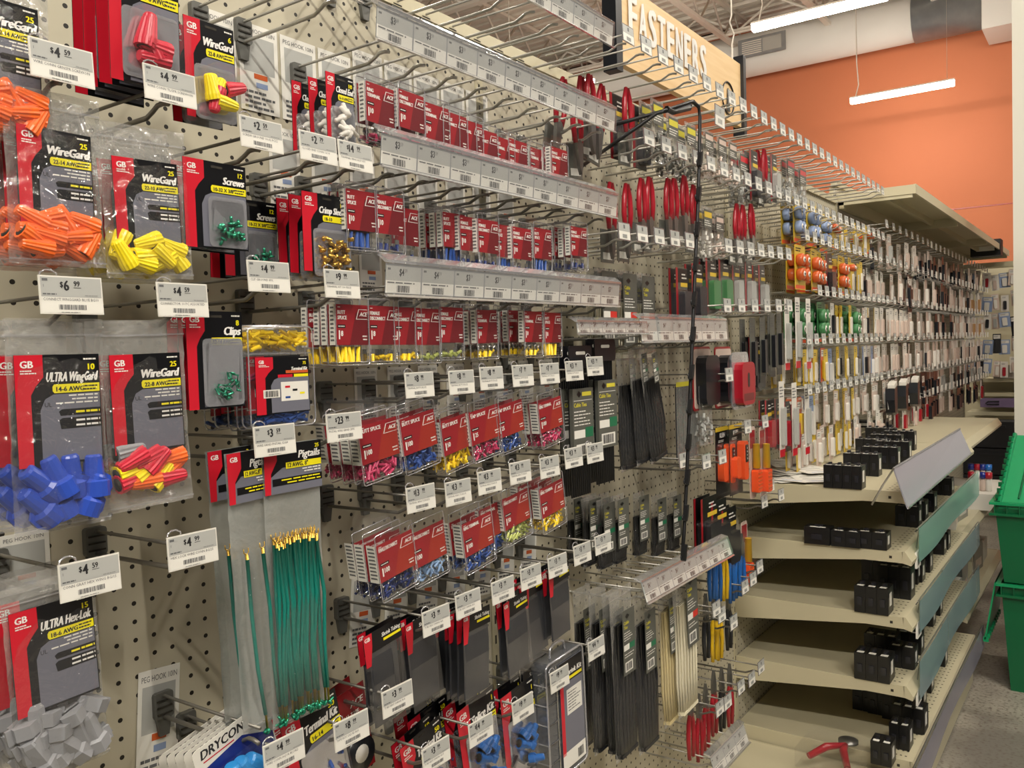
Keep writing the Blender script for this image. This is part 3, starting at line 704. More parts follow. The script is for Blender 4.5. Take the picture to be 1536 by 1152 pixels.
    if count > 12:   # too many to count: one loose heap
        m = M()
        for k in range(count):
            a = rr.uniform(0, 6.28); cy, cz = rr.uniform(L + .009, R - .009), -H + .006 + rr.random() * (hs - .010)
            dv = Vector((0.25, math.cos(a), math.sin(a))).normalized() * .006
            c = Vector((-depth * rr.uniform(.15, .8), cy, cz)); m.tube([tuple(c - dv), tuple(c + dv)], .0022, col, 5)
            if kind != 'butt': m.tube([tuple(c + dv), tuple(c + dv * 1.5)], .0014, 'tin', 4)
        parts.append(('terminals', m.build('terminals'), (0, 0, 0), (0, 0, 0), None, None, 'stuff'))
    else:
        for k in range(count):
            a = rr.choice((rr.uniform(-.3, .3), rr.uniform(1.0, 2.0))) if kind != 'butt' else rr.uniform(-.25, .25)
            yy = L + .008 + (w - .018) * ((k + .5) / count)
            parts.append(('terminal', me, (-depth * .35 - (k % 2) * .003, yy, -H + .004 + (.006 if abs(a) > 1 else 0)), (-a, 0, 0)))
    return parts
ACE = {  # colour, kind, line 1, line 2, count text, how many
    'y_butt': dict(col='term_yellow', kind='butt', t1='BUTT', t2='SPLICE', n='8', count=8),
    'y_disc': dict(col='term_yellow', kind='disc', t1='FEMALE', t2='DISCONNECT', n='8', count=7, seed=2),
    'y_male': dict(col='term_yellow', kind='disc', t1='MALE', t2='DISCONNECT', n='8', count=7, seed=3),
    'c_disc': dict(col='term_clearyellow', kind='disc', t1='FEMALE', t2='DISCONNECT', n='8', count=7, seed=4),
    'y_ring': dict(col='term_yellow', kind='ring', t1='RING', t2='TERMINAL', n='8', count=6, seed=5),
    'b_butt': dict(col='term_blue', kind='butt', t1='BUTT', t2='SPLICE', n='10', count=8, seed=6),
    'b_disc': dict(col='term_navy', kind='disc', t1='FEMALE', t2='DISCONNECT', n='10', count=7, seed=7),
    'r_ring': dict(col='term_pink', kind='ring', t1='RING', t2='TERMINAL', n='10', count=6, seed=8),
    'r_disc': dict(col='term_pink', kind='disc', t1='FEMALE', t2='DISCONNECT', n='10', count=7, seed=9),
}
ACE_WORDS = {'y_butt': 'yellow butt splices', 'y_disc': 'yellow female disconnects', 'y_male': 'yellow male disconnects', 'c_disc': 'pale clear-yellow disconnects', 'y_ring': 'yellow ring terminals',
             'b_butt': 'blue butt splices', 'b_disc': 'dark blue disconnects', 'r_ring': 'red ring terminals', 'r_disc': 'red disconnects'}
for k, v in ACE.items():
    PROTO[k] = (lambda v=v: ace(**v))
BIG = {'P100': ('term_pink', 'butt', 'BUTT SPLICE', '100'), 'B100': ('term_blue', 'butt', 'BUTT SPLICE', '100'), 'Y50': ('term_yellow', 'butt', 'BUTT SPLICE', '50'),
       'P25': ('term_pink', 'disc', 'TAP SPLICE', '25'), 'B25': ('term_blue', 'disc', 'TAP SPLICE', '25'), 'R100': ('term_pink', 'disc', 'RING TERMINAL', '100'),
       'N100': ('term_navy', 'disc', 'FEMALE DISCONNECT', '100'), 'F100': ('term_clearblue', 'disc', 'FEMALE DISCONNECT', '100'), 'T100': ('term_blue', 'ring', 'RING TERMINAL', '100'),
       'G50': ('term_clearyellow', 'disc', 'FEMALE DISCONNECT', '50'), 'Y30': ('term_yellow', 'ring', 'RING TERMINAL', '30')}
BIG_WORDS = {'P100': 'hundred pink butt splices', 'B100': 'hundred blue butt splices', 'Y50': 'fifty yellow butt splices', 'P25': 'pink tap splices', 'B25': 'blue tap splices', 'R100': 'hundred pink ring terminals',
             'N100': 'hundred navy blue disconnects', 'F100': 'hundred clear-blue disconnects', 'T100': 'hundred blue ring terminals', 'G50': 'pale green-yellow disconnects', 'Y30': 'yellow ring terminals'}
for i, (k, v) in enumerate(BIG.items()):
    PROTO[k] = (lambda v=v, i=i: ace(w=.082, hc=.056, hs=.030, htop=.034, col=v[0], kind=v[1], t1=v[2], t2='', n=v[3], depth=.020, count=70, seed=20 + i, big=True))

def term_kit():
    w, h, d = .104, .128, .010
    m = M(); m.prism(rrect(-w / 2, w / 2, -h, 0, .008), -d, 0, 'shell')
    rim = [(0.0004, p[0], p[1]) for p in rrect(-w / 2, w / 2, -h, 0, .008)]; m.tube(rim + [rim[0]], .0012, 'shell_edge', 4, False)
    for zz in (-.034, -.103): m.box(-d, -.0005, -w / 2 + .002, w / 2 - .002, zz - .0005, zz + .0005, 'shell_edge')
    parts = [('case', m.build('case'))]
    m = M(); gbcard(m, w * .83, h * .56, 0, 'Terminal Kit', '', '75', sub=False, titles=.06, tl=.35)
    R = w * .415; m.rect(R * -.1, R - .003, -h * .44, -h * .25, .0004, 'paper')
    for k, c in enumerate(('gb_red', 'card_black', 'gb_yellow', 'term_blue')): m.rect(R * .05 + .012 * (k % 3), R * .05 + .012 * (k % 3) + .008, -h * (.31 + .035 * k), -h * (.29 + .035 * k), .0006, c)
    m.rect(R * .1, R - .002, -h * .165, -h * .135, .0004, 'far_orange'); m.rect(R * .4, R - .002, -h * .205, -h * .175, .0004, 'gb_yellow'); m.rect(-R * .2, R * .35, -h * .205, -h * .175, .0004, 'gb_red')
    m.rect(-R * .75, -R * .15, -h * .40, -h * .32, .0006, 'paper'); bars(m, -R * .7, -R * .2, -h * .39, -h * .33, .0008)
    parts.append(('label', m.build('label'), (.0008, 0, -h * .30)))
    rr = random.Random(3)
    for nm, (z0, z1), c, n in (('yellow_terminals', (-.03, -.004), 'term_yellow', 34), ('red_terminals', (-.10, -.036), 'term_pink', 40), ('blue_terminals', (-.125, -.106), 'term_blue', 34)):
        m = M()
        for k in range(n):
            c0 = Vector((-.003 - rr.random() * .005, rr.uniform(-w / 2 + .01, w / 2 - .01), rr.uniform(z0 + .003, z1 - .003))); a = rr.uniform(-.5, .5)
            dv = Vector((0, math.cos(a), math.sin(a))) * .007; m.tube([tuple(c0 - dv), tuple(c0 + dv)], .0026, c, 5)
        parts.append((nm, m.build(nm), (0, 0, 0), (0, 0, 0), None, None, 'stuff'))
    return parts
PROTO['term_kit'] = term_kit

def pigtails(w, n, h=.36, seed=1, title='Pigtails', band='12 AWG, 8"', qty='25', hw=None):
    rr = random.Random(seed); hw = hw or w
    m = M(); x = 0
    m.prism([(-hw / 2, -.062), (hw / 2, -.062), (hw / 2, 0), (-hw / 2, 0)], -.0008, 0, 'card_grey')
    m.flat([(-hw / 2, -.0), (hw / 2, 0), (hw / 2, -.026), (-hw / 2 + hw * .3, -.030), (-hw / 2, -.046)], .0002, 'card_black')
    m.flat([(-hw / 2, -.062), (-hw / 2 + .009, -.062), (-hw / 2 + .010, -.036), (-hw / 2 + .02, -.020), (-hw / 2 + .02, 0), (-hw / 2, 0)], .0004, 'gb_red')
    m.text('GB', -hw / 2 + .004, -.011, .006, .0006, 'white', bold=.04, wmax=.013)
    m.text(title, hw / 2 - .003, -.020, .0095, .0006, 'white', 'r', bold=.04, shear=.18, wmax=hw * .45)
    m.text(qty, hw / 2 - .004, -.009, .005, .0006, 'gb_yellow', 'r', bold=.04)
    m.rect(-hw / 2 + hw * .36, hw / 2 - .001, -.032, -.024, .0006, 'gb_yellow'); m.text(band, -hw / 2 + hw * .39, -.0305, .0055, .0008, 'ink', bold=.03, wmax=hw * .36)
    lines(m, -hw / 2 + hw * .5, hw / 2 - .002, -.033, -.040, 2, .0006, 'paper', .45, 3, 'r')
    m.rect(-hw / 2 + .012, hw / 2, -.052, -.043, .0004, 'card_black'); lines(m, -hw / 2 + .02, hw / 2 - .002, -.0435, -.0515, 2, .0008, 'gb_yellow', .4, 6, 'r')
    parts = [('header_card', m.build('hdr'), (.004, 0, 0))]
    parts.append(('pouch', film_mesh(w, h, .020, seed=seed, mat='film', nu=6, nv=18, flat_top=.12, back='frost_back')))
    wm = []
    for v in range(3):
        m = M(); L = .20
        m.tube([(0, 0, 0), (.002 * v, .003 * (v - 1), -L * .35), (-.002, .002 * (v - 1), -L * .7), (0, 0, -L)], .0026, 'wire_green', 6)
        wm.append(m.build('wire'))
    m = M(); m.tube([(0, 0, 0), (0, 0, .006)], .0022, 'brass', 6)
    m.tube([(0, 0, .006), (0, .0035, .009), (0, .0035, .014)], .0008, 'brass', 4); m.tube([(0, 0, .006), (0, -.0035, .009), (0, -.0035, .014)], .0008, 'brass', 4)
    fork = m.build('fork'); sc = screw_mesh(); m = M(); m.tube([(0, 0, 0), (0, 0, -.018)], .0016, 'brass', 5); ferr = m.build('ferrule')
    for k in range(n):
        u = (k + .5) / n - .5; y = u * w * .78 + rr.uniform(-.001, .001); dy = rr.uniform(-.03, .05) if n > 3 else rr.uniform(-.02, .02) + .05
        xx = rr.uniform(.001, .005); z0 = -.125 - rr.uniform(0, .008)
        parts.append(('green_wire', wm[k % 3], (xx, y, z0), (dy, 0, 0), None,
                      [('fork_terminal', fork, (0, 0, 0)), ('ferrule', ferr, (0, 0, -.2)), ('screw', sc, (0, 0, -.222), (rr.uniform(-2, 2), rr.uniform(-1, 1), 0))]))
    return parts
PROTO['pigtail_big'] = lambda: pigtails(.094, 28, seed=2)
PROTO['pigtail_small'] = lambda: pigtails(.064, 2, .345, seed=5, band='12 AWG,8"', qty='2')

def shrink_pack(seed=1, w=.080, h=.165, n=4):
    rr = random.Random(seed)
    m = M(); m.prism([(-w / 2, -.03), (w / 2, -.03), (w / 2, 0), (-w / 2, 0)], -.0008, 0, 'card_black')
    m.flat([(-w / 2, -.048), (-w / 2 + .010, -.048), (-w / 2 + .016, -.02), (-w / 2 + .018, 0), (-w / 2, 0)], .0004, 'gb_red')
    m.text('GB', -w / 2 + .002, -.010, .006, .0006, 'white', bold=.04, wmax=.013)
    m.text('Shrink Tubing', w / 2 - .003, -.014, .006, .0004, 'white', 'r', bold=.03, shear=.18, wmax=.04); m.rect(0, w / 2 - .002, -.021, -.017, .0004, 'gb_yellow')
    parts = [('header_card', m.build('hdr'), (.0035, 0, 0))]
    for k in range(n):
        a = (k - (n - 1) / 2) * .03 + rr.uniform(-.02, .02); m = M(); ww = w * (.62 if n > 1 else .92); pts = []
        prof = [(-ww / 2, 0), (-ww / 2 + .003, .0014), (ww / 2 - .003, .0014), (ww / 2, 0), (ww / 2 - .003, -.0014), (-ww / 2 + .003, -.0014)]
        vs = []; nn = 6
        for j in range(nn + 1):
            z = -.018 - (h - .026) * j / nn
            for p in prof: vs.append((p[1] + .002 * math.sin(j * .8 + k), p[0], z))
        fs = [(j * 6 + i, j * 6 + (i + 1) % 6, (j + 1) * 6 + (i + 1) % 6, (j + 1) * 6 + i) for j in range(nn) for i in range(6)]
        m.add(vs, fs, 'shrink', False)
        parts.append(('shrink_tube', m.build('tube'), (-.001 - k * .0012, (k - (n - 1) / 2) * .010, 0), (a, 0, 0)))
    m = M(); m.prism([(-w / 2, -h), (w / 2, -h), (w / 2, -.002), (-w / 2, -.002)], .0018, .0024, 'shell'); parts.append(('sleeve', m.build('sleeve')))
    return parts
for i in range(4): PROTO['shrink%d' % i] = (lambda i=i: shrink_pack(10 + i, n=(1, 2, 3, 1)[i], w=(.074, .08, .086, .074)[i], h=(.150, .155, .165, .145)[i]))

def tie_pack(w, h, col, tagw=.34, tagh=.38, stripe='label_green', seed=1, tagx=.15, taptop=.12, film='film'):
    rr = random.Random(seed)
    m = M(); n = 34
    for k in range(n):
        u = (k + .5) / n - .5; x = (k % 3 - 1) * .005; y = u * w * .84; b = .004 * math.sin(k)
        vs = []; 
        path = [(x, y * .8, -.075), (x + .002, y + b, -.10 - h * .3), (x, y * 1.0 + b, -h * .75), (x, y * .9, -h + .012)]
        m.tube(path, [.0026, .0032, .0032, .0026], col, 4)
        m.box(x - .003, x + .003, y * .9 - .003, y * .9 + .003, -h + .006, -h + .014, col)
    parts = [('cable_ties', m.build('ties'), (0, 0, 0), (0, 0, 0), None, None, 'stuff')]
    parts.append(('pouch', film_mesh(w, h, .028, seed=seed, nu=6, nv=20, mat=film)))
    tw, th = w * tagw * 1.6, h * tagh
    m = M(); m.prism([(-tw / 2, -th), (tw / 2, -th), (tw / 2, 0), (-tw / 2, 0)], -.0006, 0, 'label_grey')
    m.flat([(-tw * .3, -th * .10), (-tw * .12, -th * .06), (tw * .06, -th * .10), (-tw * .12, -th * .14)], .0003, 'card_black')
    m.text('Cable', -tw * .42, -th * .22, th * .05, .0003, 'label_yellow', bold=.03, wmax=tw * .8); m.text('Ties', -tw * .42, -th * .29, th * .05, .0003, 'label_yellow', bold=.03, wmax=tw * .6)
    lines(m, -tw * .42, tw * .35, -th * .33, -th * .48, 4, .0003, 'paper', .35, seed)
    m.rect(-tw * .45, 0, -th * .62, -th * .53, .0003, 'paper'); m.rect(0, tw * .45, -th * .62, -th * .53, .0003, stripe)
    lines(m, -tw * .4, tw * .4, -th * .66, -th * .74, 2, .0003, 'paper', .35, seed + 1)
    m.rect(-tw * .38, tw * .25, -th * .95, -th * .80, .0003, 'paper'); bars(m, -tw * .32, tw * .2, -th * .93, -th * .82, .0005, 'ink', 10)
    parts.append(('label_card', m.build('lbl'), (.015, (tagx - .1) * w, -h * taptop), (rr.uniform(-.04, .04), 0, 0)))
    return parts
PROTO['ties_black'] = lambda: tie_pack(.10, .37, 'tie_black', seed=1)
PROTO['ties_black_s'] = lambda: tie_pack(.075, .36, 'tie_black', seed=2, tagw=.42)
PROTO['ties_white'] = lambda: tie_pack(.115, .355, 'tie_white', seed=3, stripe='red_label', tagx=.3, taptop=.03, tagw=.36, tagh=.5)
PROTO['ties_cream'] = lambda: tie_pack(.10, .36, 'tie_cream', seed=4, tagx=.1, tagw=.25)
PROTO['ties_mid'] = lambda: tie_pack(.085, .27, 'tie_black', seed=5, tagw=.2, tagh=.25, taptop=.06)

def tie_card():
    """stiff black header with a slot over a grey printed card"""
    w = .088; m = M()
    m.prism(rrect(-w / 2, w / 2, -.035, 0.010, .006), -.001, .001, 'tie_black'); m.prism(rrect(-.018, .018, -.008, -.0015, .003), .001, .0013, 'fix_white')
    parts = [('black_header', m.build('hdr'))]
    m = M(); z = -.075
    m.prism([(-w * .45, -.215), (w * .45, -.215), (w * .45, z), (-w * .45, z)], -.004, .004, 'label_grey')
    m.flat([(-w * .28, z - .011), (-w * .18, z - .004), (-w * .08, z - .011), (-w * .18, z - .018)], .0043, 'card_black'); m.rect(-.004, .032, z - .015, z - .007, .0043, 'label_yellow')
    m.rect(-.036, .034, z - .024, z - .023, .0043, 'paper'); m.text('Cable Ties', -.036, z - .036, .008, .0043, 'label_yellow', bold=.03, wmax=.062)
    lines(m, -.036, .03, z - .042, z - .075, 5, .0043, 'paper', .3, 4)
    m.rect(-.037, .005, z - .098, z - .082, .0043, 'paper'); m.rect(.006, .037, z - .098, z - .078, .0043, 'label_green')
    m.rect(-.03, .028, z - .134, z - .110, .0043, 'paper'); bars(m, -.025, .022, z - .131, z - .113, .0046)
    parts.append(('printed_card', m.build('card')))
    m = M()
    for k in range(10): m.tube([(-.006, (k - 4.5) * .008, -.03), (-.006, (k - 4.5) * .0082, -.13), (-.006, (k - 4.5) * .0078, -.29)], .0026, 'tie_black', 4)
    parts.append(('cable_ties', m.build('ties'), (0, 0, 0), (0, 0, 0), None, None, 'stuff'))
    return parts
PROTO['tie_card'] = tie_card

def organizer():
    w, h, d = .135, .235, .032; m = M()
    m.prism(rrect(-w / 2, w / 2, -h, 0, .012), -d, 0, 'smoke')
    rim = [(0.0006, p[0], p[1]) for p in rrect(-w / 2, w / 2, -h, 0, .012)]; m.tube(rim + [rim[0]], .0024, 'shell_edge', 5, False)
    m.tube([(-d / 2, -.028, 0), (-d / 2, -.024, .016), (-d / 2, -.012, .022), (-d / 2, .012, .022), (-d / 2, .024, .016), (-d / 2, .028, 0)], .003, 'shell_edge', 6)
    for k in range(5): m.tube([(.001, -w / 2 + .004, -.04 - .038 * k), (.001, -w / 2 + .034, -.04 - .038 * k)], .0016, 'shell_edge', 4)
    for k in range(5): m.tube([(-d, -w / 2, -.04 - .038 * k), (0, -w / 2, -.04 - .038 * k)], .0014, 'shell_edge', 4)
    m.tube([(.001, -w / 2 + .034, -.01), (.001, -w / 2 + .034, -h + .01)], .0016, 'shell_edge', 4)
    parts = [('case', m.build('case'))]
    m = M(); L = -.024; R = w / 2 - .008
    m.prism([(L, -h + .012), (R, -h + .012), (R, -.012), (L, -.012)], .0018, .0024, 'card_grey')
    m.rect(L, R, -.055, -.012, .0026, 'card_black'); m.rect(L, L + .012, -h + .04, -.055, .0028, 'gb_red'); m.text('Shrink Kit', R - .003, -.042, .010, .0028, 'white', 'r', bold=.04, shear=.18, wmax=.06)
    m.rect(L + .02, R - .002, -.052, -.046, .0028, 'gb_yellow'); m.rect(L + .022, R - .006, -.12, -.07, .0028, 'paper'); lines(m, L + .026, R - .01, -.075, -.115, 7, .003, 'mid_text', .35, 3)
    m.rect(L, R, -h + .012, -h + .045, .0028, 'paper'); bars(m, R - .03, R - .008, -h + .018, -h + .036, .003)
    parts.append(('label', m.build('label')))
    m = M(); rr = random.Random(2)
    for k in range(26):
        y, z = rr.uniform(-w / 2 + .01, w / 2 - .02), -.02 - rr.random() * .19; m.tube([(-d * rr.uniform(.3, .8), y, z), (-d * .5, y + .012, z + rr.uniform(-.01, .01))], .003, rr.choice(('shrink', 'tie_black', 'term_navy', 'far_white')), 5)
    parts.append(('tubing_pieces', m.build('pieces'), (0, 0, 0), (0, 0, 0), None, None, 'stuff'))
    return parts
PROTO['organizer'] = organizer

# ================================================================== PRICE RAILS
def rail(y0, y1, zc, label, prices, X=0.212, H=.045, washed=None, blank=False, mat='rail_face', labelz=0.0, tilt=0.10):
    L = y1 - y0
    r = obj('price_rail', None, None, (X, y0, zc), (0, tilt, 0)); tag(r, label, 'price rail')
    m = M(); h = H / 2
    # extruded clear profile: top lip, sloped shoulder, face, bottom curl
    for prof in ([(-.016, h + .010), (-.012, h + .013), (.004, h + .004), (.004, h), (0, h), (-.013, h + .009)], [(0, -h), (.005, -h), (.008, -h - .003), (.004, -h - .004), (0, -h - .001)]):
        m.extrude_y(prof, 0, L, 'rail_clear')
    obj('clear_profile', m.build('profile'), r)
    m = M(); m.box(.0002, .0009, 0.001, L - .001, -h + .001, h - .001, 'rail_back'); obj('backing_strip', m.build(), r)
    if not blank:
        n = len(prices); p = L / n
        for k, pr in enumerate(prices):
            key = ('lab', pr, round(p, 3))
            if key not in PROTO:
                m = M(); w = p - .003
                m.rect(-w / 2, w / 2, -h + .002, -h * .12, 0, 'paper'); m.rect(-w / 2, w / 2, -h * .12, h - .004, 0, 'tag_grey')
                if pr:
                    m.text(pr.split('.')[0], 0, h * .22, .010, .0003, 'ink', 'r', bold=.02, sx=.7); m.text(pr.split('.')[1], .001, h * .42, .0055, .0003, 'mid_text', bold=.0, sx=.8)
                m.rect(-w / 2 + .003, -w / 2 + .009, h * .55, h * .68, .0003, 'mid_text')
                lines(m, -w / 2 + .003, w / 2 - .003, -h * .17, -h * .33, 1, .0003, 'mid_text', .5, 5); bars(m, -.014, .014, -h * .85, -h * .42, .0003, 'ink', 14)
                PROTO[key] = m.build('label')
            obj('price_label', PROTO[key], r, (.0013, (k + .5) * p, labelz))
    m = M(); m.extrude_y([(.0048, h), (.0052, h), (.0052, -h), (.0048, -h)], 0, L, 'rail_face'); obj('clear_cover', m.build(), r)
    return r
plain('rail_back', '#8e9092', 0.4)
STR = [(2.14, 'clear price rail highest up, crossing the ceiling left of the fasteners sign'), (1.967, 'clear price rail above the highest row of red packs'),
       (1.790, 'clear price rail between the red-terminal row and the blue-terminal row'), (1.607, 'clear price rail with bright sheen above the yellow-terminal row')]
PRS = [['$2.99', '$3.59', '$3.59', '$3.59', '$3.59', '$3.59', '$3.59', '$3.59', '$3.59'], ['$3.59', '$3.59', '$3.59', '$3.59', '$3.59', '$3.59', '$1.99', '$1.99', '$3.59'],
       ['$3.59', '$3.59', '$3.99', '$3.59', '$1.99', '$1.99', '$1.99', '$3.59', '$3.59'], ['$4.59', '$4.59', '$3.59', '$3.59', '$3.59', '$3.59', '$3.59', '$3.59', '$3.59']]
for i, (z, lb) in enumerate(STR):
    rail(0.912, 1.616, z, lb, PRS[i])
rail(0.735, 0.885, 2.008, 'short clear price rail at the top edge over the white backing cards', ['$2.99', '$3.59'])
rail(1.710, 2.215, 1.534, 'clear price rail with pale labels behind the black clip strip, at mid height', ['$4.99'] * 6, tilt=-.08, H=.052)
rail(1.695, 2.205, .958, 'clear price rail in front of the empty wire hooks above the white cable ties', ['$4.99'] * 7, tilt=-.30, H=.046)
rail(2.06, 2.30, .415, 'clear price rail lowest down beside the red plier handles', ['$4.99'] * 3, tilt=-.30, H=.05)
rail(1.44, 1.74, 1.538, 'narrow white label rail under the grey cable tie cards', ['$4.99'] * 6, tilt=-.1, H=.022)

# ================================================================== NEAR SECTION: single tagged hooks and their packs
JIT = random.Random(11)
def packs(key, y, ztop, xfront, n, front_label, behind, cat='pack', group=None, pitch=.016, name='blister_pack', tilt=0.0, dy=0.0, yaw=0.0, first_group=True, lean=0.0, jt=.02):
    """n packs on one hook, front one first, each further one nearer the board"""
    for k in range(n):
        lb = front_label if k == 0 else behind % (ORD[k - 1] if n > 2 else 'pack')
        put(key, name, (xfront - k * pitch, y + dy + k * JIT.uniform(-.002, .002), ztop + (JIT.uniform(-.002, .002) if k else 0)),
            (tilt + (JIT.uniform(-jt, jt) if k else 0), lean, yaw + (JIT.uniform(-.04, .04) if k else 0)), lb, cat, group)
def T(px, py, X=.211):
    p = P(px, py, X); return p.y, p.z
# (tag px, py, price, label, description)
TAGS = [
    (94, 95, '$4.59', 'tagged wire hook under the orange connector bag cut by the top left corner', 'WIRE CONN GRNSPR SCREWON'),
    (256, 130, '$4.99', 'tagged wire hook in front of the red connector card at the top', 'WIRE CONN TL/SPR SCREWON'),
    (108, 443, '$6.99', 'tagged wire hook above the bag of blue winged connectors', 'CONNECT WNGGARD BLUE BG10'),
    (275, 450, '$4.59', 'tagged wire hook above the bag of mixed red, orange and yellow connectors', 'CONNECTOR 10 PC ASSORTED'),
    (136, 866, '$4.59', 'tagged wire hook above the bag of grey hexagonal connectors', 'CONN GRAY HEX WING BG/15'),
    (290, 824, '$4.99', 'tagged wire hook left of the small green pigtail bag with nothing on it', 'HEX LOCK WIRE CONN BG/25'),
    (393, 202, '$2.59', 'tagged wire hook in front of the empty grey peg clips near the top', 'SCREW GROUND 10-32 PC12'),
    (478, 222, '$2.79', 'tagged wire hook under the closed-end connector card, left of a matching tag', 'CLOSED END CONN 16/14'),
    (534, 235, '$14.99', 'tagged wire hook touching the left end of the red-terminal price rail', 'TERMINAL RING ASST KIT'),
    (404, 415, '$4.99', 'tagged wire hook whose tag is washed out by glare, left of the brass sleeves', 'CLIP GROUND 8PK'),
    (514, 426, '$9.99', 'tagged wire hook just below the bag of brass crimp sleeves', 'TERMINAL KIT 100 PIECE'),
    (413, 660, '$3.59', 'tagged wire hook directly over the big bag of green pigtails', 'WIRE GRND PIGTAIL 12GA'),
    (517, 640, '$23.99', 'tagged wire hook in front of the pink hundred-count packs', 'PIGTAIL WIRE GRND 25PK'),
    (427, 1128, '$4.99', 'tagged wire hook at the bottom under the green pigtails', 'WIRE CONN AQUA BLU/RD'),
    (528, 1095, '$8.99', 'tagged wire hook at the bottom in front of the red electrical tape card', 'TAPE ELEC LIQUID BLK'),
    (597, 1048, '$3.99', 'tagged wire hook in front of the leftmost dark shrink tubes', 'TUBE HEAT SHRINK BLK'),
    (655, 1132, '$3.99', 'tagged wire hook at the bottom edge in front of two small red cards', 'TUBE HEAT SHRINK ASST'),
    (722, 1095, '$14.99', 'tagged wire hook over the blue splice kit', 'SPLICE KIT UNDERGROUND'),
    (785, 1062, '$9.99', 'tagged wire hook left of the clear organizer case', 'SPLICE KIT'),
    (840, 1018, '$9.99', 'tagged wire hook across the upper left of the clear organizer case', 'SHRINK KIT 150PC'),
    (895, 972, '$14.99', 'tagged wire hook in front of the black cable tie bags', 'CABLE TIE 14" BLK'),
]
for px, py, pr, lb, ds in TAGS:
    y, z = T(px, py); hook(y, z, lb, pr, desc=ds, r=.0026)
# empty bare hooks near the bottom left
for k, (y, z, lb) in enumerate(((.668, 1.045, 'untagged grey peg hook with its clip over a white barcode card at lower left'), (.52, .968, 'untagged peg hook poking out of the grey hexagonal connector bag'))):
    hook(y, z + .0, lb, None, r=.0026)

def at(px, py, X):      # world y,z of a hanging point seen at a pixel when the front lies at distance X from the board
    p = P(px, py, X); return p.y, p.z
def hang(key, px, py, X, n, fl, bh, **kw):
    y, z = at(px, py, X); packs(key, y, z, X, n, fl, bh, **kw)
B = 'connector bag'
hang('bag_orange', 77, 138, .195, 3, 'clear bag of orange wire connectors with a 25 count black card, hung high at left', 'bag of orange wire connectors hung %s behind the front orange one', cat='bag', name='connector_bag', pitch=.03)
hang('bag_orange', -8, -62, .19, 2, 'bag of orange wire connectors cut off by the top left corner', 'orange connector bag behind the one cut by the top left corner, the rear %s', cat='bag', name='connector_bag', pitch=.03)
hang('bag_yellow', 212, 190, .195, 3, 'clear bag of yellow wire connectors right of the orange one', 'bag of yellow wire connectors hung %s behind the front yellow one', cat='bag', name='connector_bag', pitch=.028, tilt=.03)
hang('bag_blue', 82, 478, .195, 3, 'clear bag of large blue winged wire connectors at the left edge', 'bag of blue winged connectors hung %s behind the front blue one', cat='bag', name='connector_bag', pitch=.036)
hang('bag_assorted', 213, 480, .195, 2, 'clear bag of mixed red, orange and yellow wire connectors', 'bag of mixed colour connectors hung behind the front mixed bag, a %s', cat='bag', name='connector_bag', pitch=.03, tilt=.02)
hang('bag_hex', 72, 868, .195, 3, 'clear bag of grey hexagonal wire connectors at the lower left', 'bag of grey hexagonal connectors hung %s behind the front grey one', cat='bag', name='connector_bag', pitch=.036, tilt=.04)
hang('nut_card_red', 215, -66, .185, 4, 'carded pack of red wire connectors at the top beside a yellow and red one', 'carded red connector pack hung %s behind the front red one', pitch=.024, lean=0.03)
hang('nut_card_mix', 313, 34, .180, 2, 'carded pack of yellow and red wire connectors near the top', 'carded yellow and red connector pack behind the front one of its kind, a %s', pitch=.028)
hang('screws', 322, 243, .195, 2, 'carded pack of green ground screws marked 12', 'carded green ground screw pack hung right behind the front one, a %s', pitch=.022)
hang('clips', 321, 467, .190, 3, 'carded pack of green ground clips marked 8', 'carded green ground clip pack hung %s behind the front one', pitch=.016)
hang('term_kit', 421, 490, .195, 6, 'clear plastic terminal kit case of yellow, red and blue terminals', 'terminal kit case standing %s behind the front kit case', pitch=.016, name='terminal_kit', cat='kit case')
hang('closed_card', 509, 113, .190, 3, 'carded pack of white closed-end connectors left of the red packs', 'carded white closed-end connector pack hung %s behind the front one', pitch=.034)
hang('crimp_card', 488, 292, .185, 3, 'carded bag of shiny brass crimp sleeves', 'carded brass crimp sleeve bag hung %s behind the front one', pitch=.028, dy=-.0)
hang('screws', 375, 300, .12, 2, 'small black and red card partly hidden right of the green screws', 'black and red card hidden behind another right of the green screws, a %s', pitch=.03)
hang('pigtail_big', 436, 664, .195, 1, 'long clear bag of many green pigtail wires under a black and yellow header', '%s', name='pigtail_bag', cat='bag')
hang('pigtail_small', 369, 676, .190, 2, 'narrow long bag holding two green pigtail wires', 'second narrow bag of two green pigtail wires behind the front one, a %s', name='pigtail_bag', cat='bag', pitch=.035, tilt=.03)

